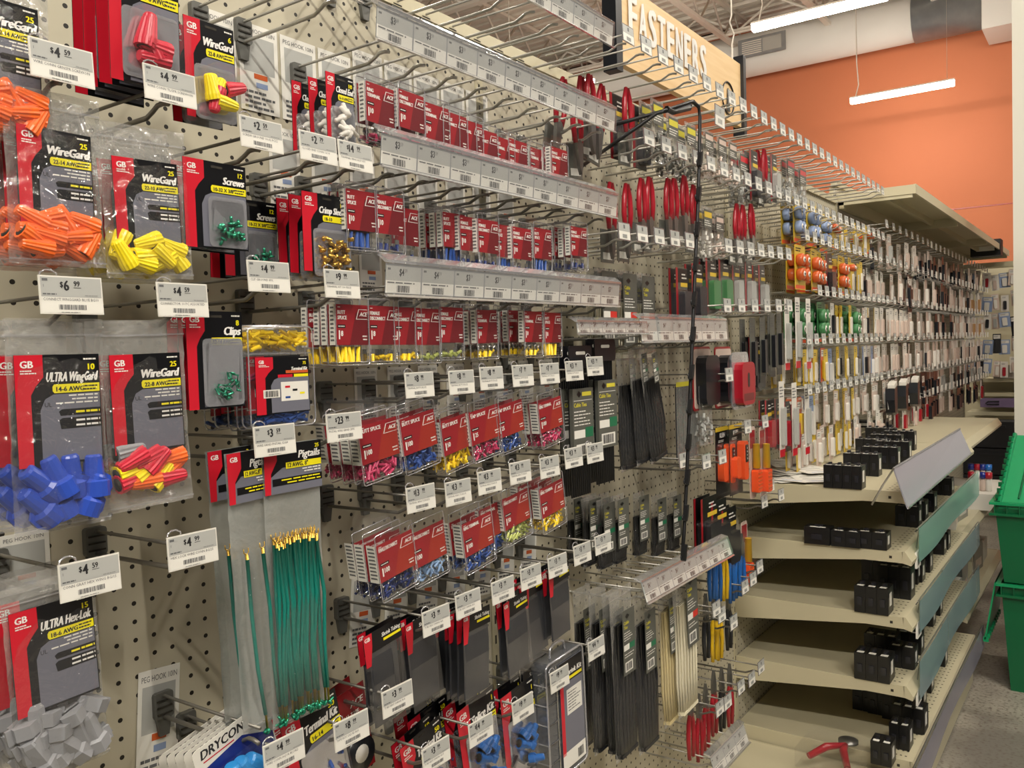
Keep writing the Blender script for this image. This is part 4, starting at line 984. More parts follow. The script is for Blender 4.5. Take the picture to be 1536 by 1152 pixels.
# red hundred-count style clamshells and small ones on the rail rows
def row(keys, words, rowname, X0=.195, cat='clamshell pack', zoff=0.0, tilt=0.0, pitch=.0175, jt=.02):
    """keys: (kind, px, py, front X, count)   px,py = top middle of the printed card of the front pack"""
    n = len(keys)
    for i, (k, px, py, X, c) in enumerate(keys):
        big = k in BIG; top = .034 if big else .022
        p = P(px, py, X); w = words[k]
        packs(k, p.y, p.z + top + zoff, X, c, 'red pack of %s, %s from left in %s' % (w, ORD[i], rowname),
              'red pack of %s, %%s behind the %s front one of %s' % (w, ORD[i], rowname), cat=cat, name='clamshell_pack', pitch=pitch, tilt=tilt + JIT.uniform(-.02, .02), yaw=JIT.uniform(-.03, .03), jt=jt)
        if c: 
            pass
row([('r_ring', 570, 128, .195, 2), ('r_disc', 617, 139, .195, 2), ('r_ring', 655, 158, .19, 1), ('r_disc', 683, 171, .19, 2), ('r_ring', 707, 182, .19, 1), ('r_disc', 730, 196, .19, 2),
     ('r_ring', 757, 208, .185, 1), ('r_disc', 777, 211, .185, 2), ('r_ring', 808, 224, .17, 2), ('r_disc', 839, 223, .19, 3)], ACE_WORDS, 'the top red row')
row([('b_butt', 541, 286, .195, 3), ('b_disc', 584, 294, .195, 1), ('b_disc', 607, 312, .18, 1), ('b_butt', 681, 320, .17, 4), ('b_disc', 706, 326, .18, 1), ('b_disc', 732, 330, .19, 1), ('b_butt', 758, 338, .185, 1),
     ('b_disc', 783, 342, .195, 1), ('b_butt', 814, 343, .19, 2), ('b_disc', 868, 341, .20, 4)], ACE_WORDS, 'the blue-terminal row')
row([('y_butt', 528, 457, .195, 4), ('y_disc', 575, 459, .195, 2), ('y_male', 611, 461, .195, 1), ('c_disc', 642, 463, .195, 1), ('c_disc', 677, 461, .195, 2), ('y_ring', 730, 465, .185, 4), ('y_ring', 776, 466, .165, 3),
     ('y_ring', 800, 467, .195, 1), ('y_butt', 829, 469, .195, 1)], ACE_WORDS, 'the yellow-terminal row')
# the two rows of large clamshells, each on its own tagged hook
R5 = [(630, 577, '$8.99'), (693, 573, '$8.99'), (738, 567, '$8.99'), (785, 563, '$7.99'), (825, 560, '$7.99'), (862, 556, '$13.99'), (893, 549, '$13.99')]
for i, (px, py, pr) in enumerate(R5):
    y, z = T(px, py); hook(y, z, 'wire hook with a %s tag, %s tag from left above the large clamshells' % (pr, ORD[i]), pr, desc='TERMINAL BUTT SPLICE')
R6 = [(632, 747, '$13.99'), (688, 738, '$13.99'), (735, 722, '$13.99'), (781, 708, '$13.99'), (825, 700, '$13.99'), (861, 686, '$13.99'), (893, 679, '$13.99')]
for i, (px, py, pr) in enumerate(R6):
    y, z = T(px, py); hook(y, z, 'wire hook with a %s tag, %s from left just below the upper large packs' % (pr, ORD[i]), pr, desc='TERMINAL RING TONGUE')
R7 = [(655, 930), (703, 905), (755, 885), (797, 865), (837, 848), (874, 830), (905, 815)]
for i, (px, py) in enumerate(R7):
    y, z = T(px, py); hook(y, z, 'wire hook with a $3.99 tag, %s from left in the slanting shrink-tube row' % ORD[i], '$3.99', desc='TUBE HEAT SHRINK BLK')
row([('P100', 563, 633, .19, 4), ('B100', 622, 622, .195, 2), ('Y50', 680, 626, .19, 2), ('P25', 722, 613, .195, 1), ('B25', 761, 605, .195, 2), ('R100', 822, 600, .20, 2)], BIG_WORDS, 'the upper large-pack row', tilt=.13, pitch=.022)
row([('N100', 588, 808, .195, 3), ('F100', 637, 792, .19, 1), ('T100', 712, 778, .195, 2), ('T100', 737, 757, .18, 1), ('G50', 770, 742, .19, 1), ('Y30', 824, 727, .20, 3)], BIG_WORDS, 'the lower large-pack row', tilt=.14, pitch=.024)
# shrink tube packs
SH = [(570, 940, .17, 2, 1), (628, 925, .165, 3, 3), (712, 915, .19, 5, 0), (770, 895, .19, 2, 3), (800, 865, .18, 3, 1), (835, 850, .195, 3, 3)]
for i, (px, py, X, n, v) in enumerate(SH):
    y, z = at(px, py, X)
    packs('shrink%d' % v, y, z, X, n, 'pack of dark grey heat shrink tubes, %s bunch from the left' % ORD[i], 'pack of dark shrink tubes hung %%s behind the %s bunch from the left' % ORD[i],
          cat='pack', name='shrink_tube_pack', pitch=.015, tilt=.12 if v != 0 else .02, jt=.05)
hang('organizer', 846, 982, .19, 1, 'clear plastic organizer case of shrink tubing with a red and black label', '%s', name='organizer_case', cat='organizer', tilt=0.04)
hang('organizer', 792, 985, .08, 1, 'second clear organizer case hanging farther back and mostly hidden', '%s', name='organizer_case', cat='organizer')
for i, (px, py, key, X) in enumerate(((880, 568, 'tie_card', .19), (913, 558, 'tie_card', .19))):
    y, z = at(px - 10 + 4 * i, py - 42, X)
    packs(key, y, z, X, 2, 'grey and yellow card of long black cable ties under a slotted black header, %s one' % ('left' if i == 0 else 'right'), 'black cable tie card behind the %s slotted one, a %%s' % ('left' if i == 0 else 'right'), name='cable_tie_card', pitch=.02)
for i, (px, py, X, tl) in enumerate(((937, 528, .15, .03), (955, 520, .17, .07), (970, 520, .185, .12))):
    hang('ties_mid', px, py, X, 1, 'clear bag of black cable ties fanning out right of the printed tie cards, %s of three' % ORD[i], '%s', name='cable_tie_bag', cat='bag', tilt=tl * 1.6)
for i, (px, py, X, key, tl, ds) in enumerate(((872, 880, .10, 'ties_black_s', .03, 'black cable ties farthest left by the shrink tubes'), (895, 880, .15, 'ties_black_s', .03, 'black cable ties behind the $14.99 tag'), (915, 885, .17, 'ties_black_s', .05, 'black cable ties with a slim grey label'),
        (930, 882, .19, 'ties_black', .04, 'black cable ties hanging foremost'), (963, 885, .18, 'ties_black', .05, 'black cable ties with a green-striped label'),
        (998, 868, .17, 'ties_cream', .08, 'cream cable ties left of the white ones'), (1022, 858, .19, 'ties_white', .07, 'white cable ties with a red-striped grey label'))):
    hang(key, px, py, X, 1, 'long clear bag of ' + ds, '%s', name='cable_tie_bag', cat='bag', tilt=tl)

# hooks that carry the rail rows
def rail_hooks(y0, y1, n, z, where, L=.200, bare=False, drop=0.0):
    p = (y1 - y0) / n
    for k in range(n):
        hook(y0 + (k + .5) * p, z - drop, 'untagged wire hook, %s from left %s' % (ORD[k], where), None, L=L, mat='zinc' if z > 1.9 or z < 1 else 'dull_wire', plate=z > 1)
rail_hooks(.912, 1.616, 9, 2.128, 'under the highest clear price rail')
rail_hooks(.912, 1.616, 9, 1.955, 'under the second highest price rail')
rail_hooks(.912, 1.616, 9, 1.778, 'behind the middle price rail')
rail_hooks(.912, 1.616, 9, 1.597, 'above the yellow-terminal row')
rail_hooks(.735, .885, 2, 1.995, 'at the short rail by the top edge')
rail_hooks(1.710, 2.215, 6, 1.520, 'at the rail behind the clip strip')
rail_hooks(1.695, 2.205, 7, .952, 'on the empty rack above the white cable ties', L=.196)
rail_hooks(2.06, 2.30, 3, .415, 'on the lowest rail by the red pliers')
rail_hooks(1.44, 1.74, 3, 1.515, 'over the slotted cable tie cards', L=.19)
# white planogram cards pinned to the board behind the hooks
PC = {}
def pcard(y, z, w, h, label, group, rot=0.0):
    key = (w, h)
    if key not in PC:
        m = M(); m.box(.0, .0006, -w / 2, w / 2, -h, 0, 'paper'); m.text('PEG HOOK 10IN', 0, -h * .1, h * .05, .0009, 'mid_text', 'c', wmax=w * .85)
        m.rect(-w * .4, w * .4, -h * .55, -h * .14, .0008, 'tag_grey'); m.rect(-w * .15, w * .2, -h * .62, -h * .56, .0009, 'far_orange'); m.rect(-.1 * w, .2 * w, -h * .72, -h * .66, .0009, 'far_blue')
        lines(m, -w * .4, w * .42, -h * .75, -h * .98, 4, .0009, 'mid_text', .5, 4); PC[key] = m.build('card')
    tag(obj('planogram_card', PC[key], None, (.0012, y, z), (rot, 0, 0)), label, 'paper card', group)
pcard(.668, 1.083, .062, .155, 'white peg hook card with a barcode behind an empty hook, lower left', None, -.08)
pcard(.50, 1.30, .06, .09, 'white peg hook card behind the hook above the grey connector bag', None)
g = 'white backing cards below the second highest price rail'
for k in range(9):
    pcard(.80 + k * .078, 2.02 if k > 3 else 2.0, .072, .13 if k < 5 else .12, 'white printed backing card on the pegboard, %s from left in the uppermost card row' % ORD[k], g)
for k in range(8): pcard(.92 + k * .085, 1.855, .06, .12, 'white printed backing card behind the top red row, %s from left' % ORD[k], 'backing cards behind the top red row')
for k in range(7): pcard(1.02 + k * .082, 1.70, .055, .10, 'white printed backing card behind the blue-terminal row, %s from left' % ORD[k], 'backing cards behind the blue row')
for k in range(8): pcard(1.08 + k * .082, 1.475, .055, .10, 'white peg hook card behind the upper large packs, %s from left' % ORD[k], 'backing cards behind the upper large packs')
for k in range(7): pcard(1.06 + k * .085, 1.13, .06, .13, 'white peg hook card behind the shrink tubes, %s from left' % ORD[k], 'backing cards behind the shrink tubes', -.1)
# GB cards of the bottom row
PROTO['dryconn'] = lambda: dry()
def dry():
    w, h = .115, .15; m = M(); m.prism(rrect(-w / 2, w / 2, -h, 0, .006), -.001, 0, 'fix_white')
    m.text('DRYCONN', -w * .42, -.016, .0115, .0003, 'ink', bold=.03, shear=.2, sx=.95, wmax=w * .7); m.flat([(-w / 2 + .002, -.03), (w * .1, -.022), (w / 2 - .002, -.045), (w / 2 - .002, -h + .01), (-w / 2 + .002, -h + .01)], .0003, 'navy')
    m.rect(-w * .40, w * .0, -.021, -.0195, .0004, 'gb_red')
    parts = [('card', m.build('card'))]
    n = nut('wing', 'sky_blue', 1.3)
    for k in range(3): parts.append(('wire_connector', n, (.013, -.02 + .025 * k, -.085), (.3 * k, 0, 0)))
    m = M(); m.prism(rrect(-w * .38, w * .42, -h + .012, -.04, .008), .0006, .026, 'shell'); parts.append(('bubble', m.build('bubble')))
    return parts
for k in range(5):
    y, z = at(345 - 13 * k, 1088 + 2 * k, .175 - .024 * k)
    put('dryconn', 'connector_card', (.175 - .024 * k, y, z), (.24, 0, .02), 'white card of blue connectors fanned at the bottom edge, %s from the front' % ORD[k], 'card', None)
PROTO['gb_dark'] = lambda: blister(.10, .15, 'Terminal Kit', '16-14', '50', [('terminal', terminal('disc', 'term_pink'), 6, .5), ('terminal', terminal('disc', 'term_blue'), 6, .5)], bz=(.4, .97), by=(.2, .98), seed=31)
PROTO['gb_splice'] = lambda: blister(.105, .17, 'Splice Kit', '14-2 AWG', '1', [('splice_body', nut('wing', 'tool_blue', .8), 5, .9), ('resin_tube', terminal('butt', 'shrink'), 3, .8)], bz=(.32, .98), by=(.14, .98), seed=33, depth=.03)
def tapecard():
    w, h = .085, .14; m = M(); m.prism([(-w / 2, -h), (w / 2, -h), (w / 2, 0), (-w / 2, 0)], -.001, 0, 'ace_red')
    m.text('ELECTRICAL TAPE', -w * .45, -.045, .008, .0003, 'white', bold=.04, wmax=w * .75); m.text('ACE', w * .42, -.03, .010, .0003, 'white', 'r', bold=.04, shear=.2); m.rect(-w * .45, w * .2, -.062, -.052, .0003, 'card_black')
    parts = [('card', m.build('card'))]; m = M(); m.T = Matrix.Translation((.012, 0, -.095)) @ Matrix.Rotation(PI / 2, 4, 'Y'); m.lathe([(.028, -.009), (.028, .009)], 'tie_black', 20); m.lathe([(.014, -.0092), (.014, .0092)], 'far_white', 16)
    parts.append(('tape_roll', m.build('roll'))); return parts
PROTO['tape_card'] = tapecard
hang('tape_card', 515, 1040, .10, 2, 'red electrical tape card behind the $8.99 tag', 'red electrical tape card behind another of its kind, a %s', pitch=.03, tilt=.15)
hang('gb_dark', 462, 1060, .165, 3, 'black and red terminal card at the bottom behind the $4.99 tag', 'black terminal card %s behind the one at the $4.99 tag', pitch=.025, tilt=.2)
hang('gb_dark', 630, 1098, .15, 2, 'black and red card at the bottom edge left of the lowest $3.99 tag', 'black and red card hidden behind the one at the bottom edge, a %s', pitch=.02, tilt=.2)
hang('gb_dark', 640, 1062, .12, 2, 'black and red card under the shrink tubes, left of the splice kit', 'black card behind the one left of the splice kit, a %s', pitch=.03, tilt=.15)
hang('gb_splice', 712, 1048, .16, 3, 'carded blue splice kit behind the lower $14.99 tag', 'carded blue splice kit %s behind the front one', pitch=.032, tilt=.15)
hang('gb_splice', 775, 1030, .165, 2, 'tall red-edged splice kit with a dark tube left of the organizer', 'red-edged splice kit behind the tall one, a %s', pitch=.03, tilt=.1)

# ================================================================== MIDDLE SECTION
def plier(col, h=.18, up=False):
    """handles from the hanging point when up, else head at the top"""
    m = M(); s = -1 if up else 1; o = []
    for k in (-1, 1):
        p = [(0, k * .004, 0), (0, k * .013, -.030), (0, k * .016, -.065), (0, k * .011, -.100)] if up else [(0, k * .005, -.060), (0, k * .013, -.085), (0, k * .017, -.125), (0, k * .012, -h)]
        mm = M(); mm.tube(p, [.0045, .006, .006, .005], col, 7); o.append(('handle', mm.build('handle')))
    m = M()
    if up: m.prism([(-.012, -.100), (-.006, -.150), (0, -.165), (.006, -.150), (.012, -.100), (0, -.092)], -.004, .004, 'steel')
    else: m.prism([(-.012, -.062), (-.010, -.03), (0, 0.0), (.010, -.03), (.012, -.062), (0, -.070)], -.004, .004, 'steel')
    o.append(('head', m.build('head'))); return o
def tool_card(col):
    parts = plier(col, up=True); m = M(); m.prism(rrect(-.03, .03, -.175, -.09, .006), -.012, .008, 'shell'); m.prism([(-.028, -.172), (.028, -.172), (.028, -.10), (-.028, -.10)], -.014, -.012, 'label_grey')
    m.rect(-.02, .02, -.165, -.15, -.0118, 'paper'); parts.append(('blister', m.build('blister'))); return parts
PROTO['red_tool'] = lambda: tool_card('tool_red')
for c in ('tool_blue', 'tool_yellow', 'tool_red', 'tie_black'): PROTO['plier_' + c] = (lambda c=c: plier(c))
def stripe_card(w=.07, h=.15, stripe='ace_red', body='label_grey', item='shrink', band='far_yellow'):
    m = M(); m.prism([(-w / 2, -h), (w / 2, -h), (w / 2, 0), (-w / 2, 0)], -.001, 0, body); m.rect(-w / 2, -w / 2 + .012, -h, 0, .0003, stripe)
    m.rect(-w / 2 + .012, w / 2, -h * .25, -.002, .0002, 'card_black'); m.rect(-w * .1, w / 2, -h * .32, -h * .25, .0004, band); lines(m, 0, w * .45, -h * .08, -h * .2, 2, .0005, 'paper', .4, 4)
    p = [('card', m.build('card'))]; m = M(); m.bbox(.001, .016, -w * .25, w * .42, -h * .92, -h * .40, item, .008); p.append(('product', m.build('product')))
    m = M(); m.prism(rrect(-w * .32, w * .47, -h * .97, -h * .36, .006), .0006, .02, 'shell'); p.append(('blister', m.build('blister'))); return p
for n_, a in {'sc_dark': {}, 'sc_green': dict(item='far_green', w=.075), 'sc_grey': dict(item='tag_grey', w=.06), 'sc_wide': dict(w=.11, h=.17, item='tie_black', body='card_black'),
              'sc_redbody': dict(stripe='tool_red', item='tool_red', body='label_grey', w=.06, h=.16)}.items(): PROTO[n_] = (lambda a=a: stripe_card(**a))
def clear_bag(seed=1, inner='far_white', w=.07, h=.15, label='far_yellow'):
    rr = random.Random(seed); m = M()
    for k in range(24):
        c = (rr.uniform(-.006, .006), rr.uniform(-w * .38, w * .38), -h * rr.uniform(.5, .94)); a = rr.uniform(0, 6)
        m.tube([c, (c[0], c[1] + .012 * math.cos(a), c[2] + .012 * math.sin(a))], .0035, inner, 5)
    m2 = M(); m2.prism([(-w * .4, -h * .4), (w * .4, -h * .4), (w * .4, -h * .06), (-w * .4, -h * .06)], .003, .0036, 'label_grey'); m2.rect(-w * .36, w * .36, -h * .2, -h * .1, .0038, label); lines(m2, -w * .36, w * .36, -h * .24, -h * .36, 3, .0038, 'paper', .4, seed)
    return [('pouch', film_mesh(w, h, .02, seed=seed, nu=6, nv=10)), ('header_card', m2.build('hdr')), ('contents', m.build('contents'), (0, 0, 0), (0, 0, 0), None, None, 'stuff')]
PROTO['cb_white'] = lambda: clear_bag(1); PROTO['cb_green'] = lambda: clear_bag(2, 'label_grey', label='label_yellow'); PROTO['cb_pink'] = lambda: clear_bag(3, 'far_pink', h=.13, label='far_pink')
PROTO['cb_grey'] = lambda: clear_bag(4, 'tag_grey', w=.09, h=.16, label='gb_red')
PROTO['tie_dark'] = lambda: tie_pack(.075, .20, 'tie_black', tagw=.52, tagh=.7, seed=12, taptop=.05, tagx=.1)
PROTO['tie_clearcard'] = lambda: tie_pack(.085, .21, 'tie_white', tagw=.5, tagh=.8, stripe='red_label', seed=9, taptop=.04, tagx=.1)
def tester():
    m = M(); w, h = .10, .20; m.prism([(-w / 2, -h), (w / 2, -h), (w / 2, 0), (-w / 2, 0)], -.001, 0, 'card_black'); m.rect(-w / 2, w / 2, -.012, 0, .0003, 'far_yellow')
    m.text('KLEIN', 0, -.03, .013, .0004, 'white', 'c', bold=.05, sx=.8); lines(m, -.03, .03, -.036, -.044, 2, .0004, 'paper', .4, 3)
    p = [('card', m.build('card'))]
    m = M(); m.bbox(.002, .024, .004, .036, -.16, -.05, 'tool_orange', .008); m.bbox(.024, .026, .012, .030, -.11, -.06, 'card_black', .004)
    for k in range(4): m.lathe([(.003, 0), (.003, .001)], 'tag_grey', 8, T=Matrix.Translation((.026, .021, -.07 - .01 * k)) @ Matrix.Rotation(PI / 2, 4, 'Y'))
    p.append(('tester_body', m.build('tester')))
    m = M(); m.bbox(.002, .02, -.042, -.012, -.15, -.09, 'tool_orange', .008); p.append(('receiver', m.build('receiver')))
    m = M(); m.prism(rrect(-w / 2 + .003, w / 2 - .003, -h + .01, -.045, .008), .0006, .03, 'shell'); p.append(('blister', m.build('blister'))); return p
PROTO['tester'] = tester
def pen():
    m = M(); w, h = .052, .21; m.prism(rrect(-w / 2, w / 2, -h, 0, .01), -.001, 0, 'far_pink'); m.rect(-w * .4, w * .4, -h * .3, -h * .05, .0003, 'ace_red')
    p = [('card', m.build('card'))]; m = M(); m.tube([(.012, 0, -.05), (.012, 0, -.12)], [.010, .011], 'tool_yellow', 10); p.append(('pen', m.build('pen')))
    m = M(); m.bbox(.002, .022, -.018, .018, -.19, -.125, 'tool_orange', .005)
    for k in range(5): m.box(.022, .0235, -.016, .016, -.18 + .011 * k, -.176 + .011 * k, 'far_orange')
    p.append(('tester_body', m.build('body'))); m = M(); m.prism(rrect(-w / 2 + .002, w / 2 - .002, -h + .004, -.03, .008), .0006, .028, 'shell'); p.append(('blister', m.build('blister'))); return p
PROTO['pen'] = pen
def pouch():
    m = M(); w, h = .12, .17; m.prism(rrect(-w / 2, w / 2, -h, 0, .01), -.002, 0, 'ace_red'); m.prism(rrect(-w / 2 + .006, w / 2, -h + .006, -.006, .01), 0, .001, 'far_pink')
    p = [('card', m.build('card'))]; m = M(); m.bbox(.001, .03, -w * .36, w * .44, -h * .92, -h * .14, 'tie_black', .02); p.append(('black_case', m.build('case'))); return p
PROTO['pouch'] = pouch
def redkit():
    m = M(); w, h = .13, .16; m.prism(rrect(-w / 2, w / 2, -h, 0, .02), 0, .004, 'shell_edge'); p = [('shell', m.build('shell'))]
    m = M(); m.bbox(.004, .028, -w * .38, w * .40, -h * .92, -h * .18, 'tool_red', .02); m.prism(rrect(-w * .06, w * .06, -h * .62, -h * .36, .008), .028, .0285, 'card_black'); m.rect(-w * .3, w * .3, -h * .85, -h * .72, .0285, 'ace_dark'); p.append(('red_tool', m.build('tool'))); return p
PROTO['redkit'] = redkit
def sheets():
    m = M()
    for k in range(9): m.box(-.002 + .001 * (k % 2), .001 + .001 * (k % 2), -.062 + .014 * k, -.051 + .014 * k, -.20, -.01, 'shrink')
    p = [('dark_strips', m.build('strips'))]; m = M(); m.prism([(-.066, -.205), (.068, -.205), (.068, 0), (-.066, 0)], .003, .0036, 'film_thin'); m.rect(-.066, .068, -.012, 0, .0038, 'label_yellow'); p.append(('sleeve', m.build('sleeve'))); return p
PROTO['sheets'] = sheets
def longcard(body='far_white', foot='gb_red', item='tie_black', w=.05, h=.24):
    m = M(); m.prism([(-w / 2, -h), (w / 2, -h), (w / 2, 0), (-w / 2, 0)], -.001, 0, body); m.rect(-w / 2, w / 2, -h, -h * .9, .0003, foot); lines(m, -w * .4, w * .4, -h * .06, -h * .22, 4, .0004, 'mid_text', .4, 4)
    p = [('card', m.build('card'))]; m = M(); m.bbox(.001, .012, -w * .22, w * .22, -h * .85, -h * .34, item, .004); p.append(('product', m.build('prod'))); return p
PROTO['lc_white'] = lambda: longcard(item='tag_grey'); PROTO['lc_black'] = lambda: longcard('label_grey', 'card_black', 'tie_black', .045, .2)
PROTO['lc_blue'] = lambda: longcard('far_blue', 'far_white', 'far_white', .05, .17)
def wheels(card='far_yellow', wc='far_orange', foot='tool_orange', w=.10, h=.15, n=4, hub='far_white'):
    m = M(); m.prism([(-w / 2, -h), (w / 2, -h), (w / 2, 0), (-w / 2, 0)], -.001, 0, card); m.rect(-w / 2 + .004, w / 2 - .004, -h * .98, -h * .9, .0003, foot); lines(m, -w * .4, w * .3, -h * .05, -h * .16, 2, .0003, 'ink', .5, 3)
    p = [('card', m.build('card'))]
    mm = M(); mm.T = Matrix.Rotation(PI / 2, 4, 'Y'); mm.lathe([(w * .19, 0), (w * .21, .006), (w * .21, .018), (w * .17, .022)], wc, 14); mm.lathe([(w * .10, .0215), (w * .09, .024)], hub, 10); mm.lathe([(w * .04, .0235), (w * .04, .025)], 'slot', 8); me = mm.build('wheel')
    for k in range(n): p.append(('wheel', me, (0.001, (-.23 + .46 * (k % 2)) * w, -h * (.34 + .32 * (k // 2)))))
    return p
PROTO['wh_orange'] = lambda: wheels(); PROTO['wh_blue'] = lambda: wheels(wc='far_blue'); PROTO['wh_green'] = lambda: wheels(wc='far_green', card='far_green', w=.12); PROTO['wh_small'] = lambda: wheels(w=.06, h=.12, n=2)
def slim(body, item, w=.055, h=.13, d=.02, lab='far_white'):
    m = M(); m.prism([(-w / 2, -h), (w / 2, -h), (w / 2, 0), (-w / 2, 0)], -.001, 0, body); m.rect(-w * .4, w * .4, -h * .25, -h * .06, .0003, lab); lines(m, -w * .35, w * .35, -h * .09, -h * .2, 2, .0005, 'mid_text', .4, 3)
    p = [('card', m.build('card'))]; m = M(); m.bbox(.001, d * .6, -w * .22, w * .22, -h * .90, -h * .36, item, .006); p.append(('product', m.build('prod'))); return p
for n_, a in {'s_yellow': ('far_yellow', 'far_white', .045, .13, .012, 'far_yellow'), 's_white': ('far_white', 'far_pink'), 's_clear': ('far_pink', 'far_white'), 's_black': ('far_white', 'tie_black'), 's_bl2': ('tie_black', 'tie_black', .06, .16),
              's_wood': ('far_white', 'wood', .05, .2), 's_grey': ('far_pink', 'tag_grey'), 's_red': ('far_white', 'tool_red'), 's_tan': ('paper', 'far_pink', .05, .12), 's_blue': ('far_blue', 'far_white', .08, .12), 's_org': ('far_orange', 'far_yellow')}.items():
    PROTO[n_] = (lambda a=a: slim(*a))
WORDS = {'s_yellow': 'yellow carded part', 's_white': 'white and pinkish carded part', 's_clear': 'pale clear carded part', 's_black': 'white card with a black part', 's_bl2': 'black carded part', 's_wood': 'card with a long wooden piece',
         's_grey': 'pale card with a grey part', 's_red': 'white card with a red part', 's_tan': 'cream carded part', 's_blue': 'blue and white pack', 's_org': 'orange and yellow pack', 'wh_orange': 'yellow card of orange wheels', 'wh_blue': 'yellow card of blue wheels',
         'wh_green': 'green card of green wheels', 'wh_small': 'small yellow card of orange wheels', 'lc_white': 'long white card with a red foot', 'lc_black': 'long grey card with a black tool', 'lc_blue': 'long blue card', 'cb_white': 'clear bag of white pieces',
         'cb_green': 'clear bag with green and yellow header', 'cb_pink': 'clear bag of pinkish pieces', 'cb_grey': 'clear red-labelled bag of grey pieces', 'red_tool': 'red-handled stripper in a clear blister', 'sc_dark': 'red-striped card with a dark part', 'sc_green': 'red-striped card with a green part',
         'sc_grey': 'red-striped card with a grey part', 'sc_wide': 'wide black card with a red stripe', 'sc_redbody': 'red-striped card with a red part', 'tie_dark': 'grey-carded cable tie bag', 'tie_clearcard': 'bag of white ties with a large grey card', 'plier_tool_blue': 'blue-handled pliers', 'plier_tool_yellow': 'yellow-handled pliers',
         'plier_tool_red': 'red-handled pliers', 'plier_tie_black': 'black-handled pliers', 'tester': 'orange circuit tester set on a black card', 'pen': 'yellow and orange tester pen on a card', 'pouch': 'black case on a red-edged card', 'redkit': 'bright red tool in a clear shell', 'sheets': 'bundle of dark grey strips'}
NAMES = {'wh': 'wheel_card', 'lc': 'long_card', 'cb': 'parts_bag', 'sc': 'parts_card', 's_': 'parts_card', 'pl': 'pliers', 're': 'tool_pack', 'ti': 'cable_tie_bag', 'te': 'tester_card', 'pe': 'tester_card', 'po': 'case_card', 'sh': 'strip_bundle'}
CATS = {'pl': 'pliers', 'cb': 'bag', 'ti': 'bag', 're': 'tool'}
USED = {}
def one(key, px, py, X, where, n=1, pitch=.02, tilt=0.0, yaw=0.0, scale=None, dy=0):
    p = P(px, py, X); nm = NAMES.get(key[:2], 'pack')
    for k in range(n):
        lb = WORDS[key] + ' ' + where + ('' if k == 0 else ', %s one behind it' % ORD[k - 1])
        put(key, nm, (X - k * pitch, p.y + dy, p.z), (tilt, 0, yaw), lb, CATS.get(key[:2], 'pack'), None, scale)
# tools and packs of the upper rows
for i, (px, py) in enumerate(((846, 118), (862, 140), (884, 112), (903, 128), (940, 132))): one('red_tool', px, py, .15, 'above the clip strip arm, %s from left' % ORD[i], 1 + (i == 2), tilt=(-.25, .1, .05, -.15, .03)[i])
for i, (px, py, k) in enumerate(((925, 142, 'sc_dark'), (958, 160, 'sc_dark'))): one(k, px, py, .12, 'among the highest red strippers, %s one' % ['left', 'right'][i])
for i, (px, py, k) in enumerate(((985, 150, 'cb_green'), (1008, 172, 'cb_green'), (1035, 185, 'cb_green'), (1062, 196, 'cb_pink'), (1082, 204, 'cb_pink'), (1098, 212, 'cb_pink'), (1115, 228, 'cb_grey'))):
    one(k, px, py, .16, 'beside the top of the clip strip, %s along' % ORD[i], 2, pitch=.03)
for i, (px, py, k) in enumerate(((1130, 226, 'sc_dark'), (1146, 224, 'red_tool'), (1160, 232, 'sc_grey'), (1185, 236, 'cb_grey'), (1203, 250, 'cb_grey'))): one(k, px, py, .17, 'under the far tag row near the orange wall, %s along' % ORD[i], 2)
for i, (px, py) in enumerate(((916, 274), (940, 276), (962, 268), (974, 266), (1002, 268), (1011, 268), (1026, 264), (1040, 278))): one('red_tool', px, py, .165, 'in the second stripper row, %s from left' % ORD[i], 1)
for i, (px, py) in enumerate(((1105, 306), (1114, 308), (1126, 306))): one('red_tool', px, py, .17, 'right of the clip strip, %s of three' % ORD[i], 1, tilt=(-.05, 0, .1)[i])
for i, (px, py, k) in enumerate(((1060, 310, 'cb_white'), (1078, 320, 'cb_pink'))): one(k, px, py, .15, 'just right of the clip strip, %s one' % ['left', 'right'][i], 2)
for i, (px, py) in enumerate(((905, 402), (936, 406), (964, 410))): one('tie_clearcard', px, py, .12, 'right of the clear rails, %s of three' % ORD[i], 2)
for i, (px, py, k) in enumerate(((1022, 402, 'sc_dark'), (1045, 396, 'sc_dark'), (1066, 388, 'sc_green'), (1085, 388, 'sc_green'), (1103, 390, 'sc_grey'), (1122, 392, 'sc_grey'), (1142, 398, 'sc_grey'))): one(k, px, py, .15, 'in the row behind the clip strip middle, %s from left' % ORD[i], 2, tilt=.0)
for i, (px, py, k) in enumerate(((1180, 448, 'lc_white'), (1196, 446, 'lc_white'), (1212, 448, 'lc_white'))): one(k, px, py, .19 - .02 * (2 - i), 'left of the green wheel cards, %s of three' % ORD[i], 1)
for i, (px, py) in enumerate(((1172, 572), (1191, 574), (1210, 576))): one('lc_white', px, py, .19, 'low between the red packs and yellow cards, %s of three' % ORD[i])
for i, (px, py) in enumerate(((1128, 478), (1143, 476), (1158, 470), (1168, 468))): one('lc_black', px, py, .17, 'left of the white red-footed cards, %s of four' % ORD[i], 2, pitch=.03)
one('pouch', 1052, 520, .15, 'behind the clip strip', 1, yaw=.0); one('pouch', 1084, 520, .16, 'right of the clip strip', 1); one('redkit', 1108, 528, .19, 'below the mid price rail'); one('sc_wide', 1132, 505, .15, 'beyond the red tool shell', 2)
for i, (px, py, X) in enumerate(((884, 742, .13), (905, 748, .15), (926, 742, .16), (958, 738, .12), (985, 742, .12), (1008, 738, .12))): one('tie_dark', px, py, X - .04, 'below the fanned black tie bags, %s from left' % ORD[i], 2 if i < 3 else 1, pitch=.04, scale=(1, .85, .8))
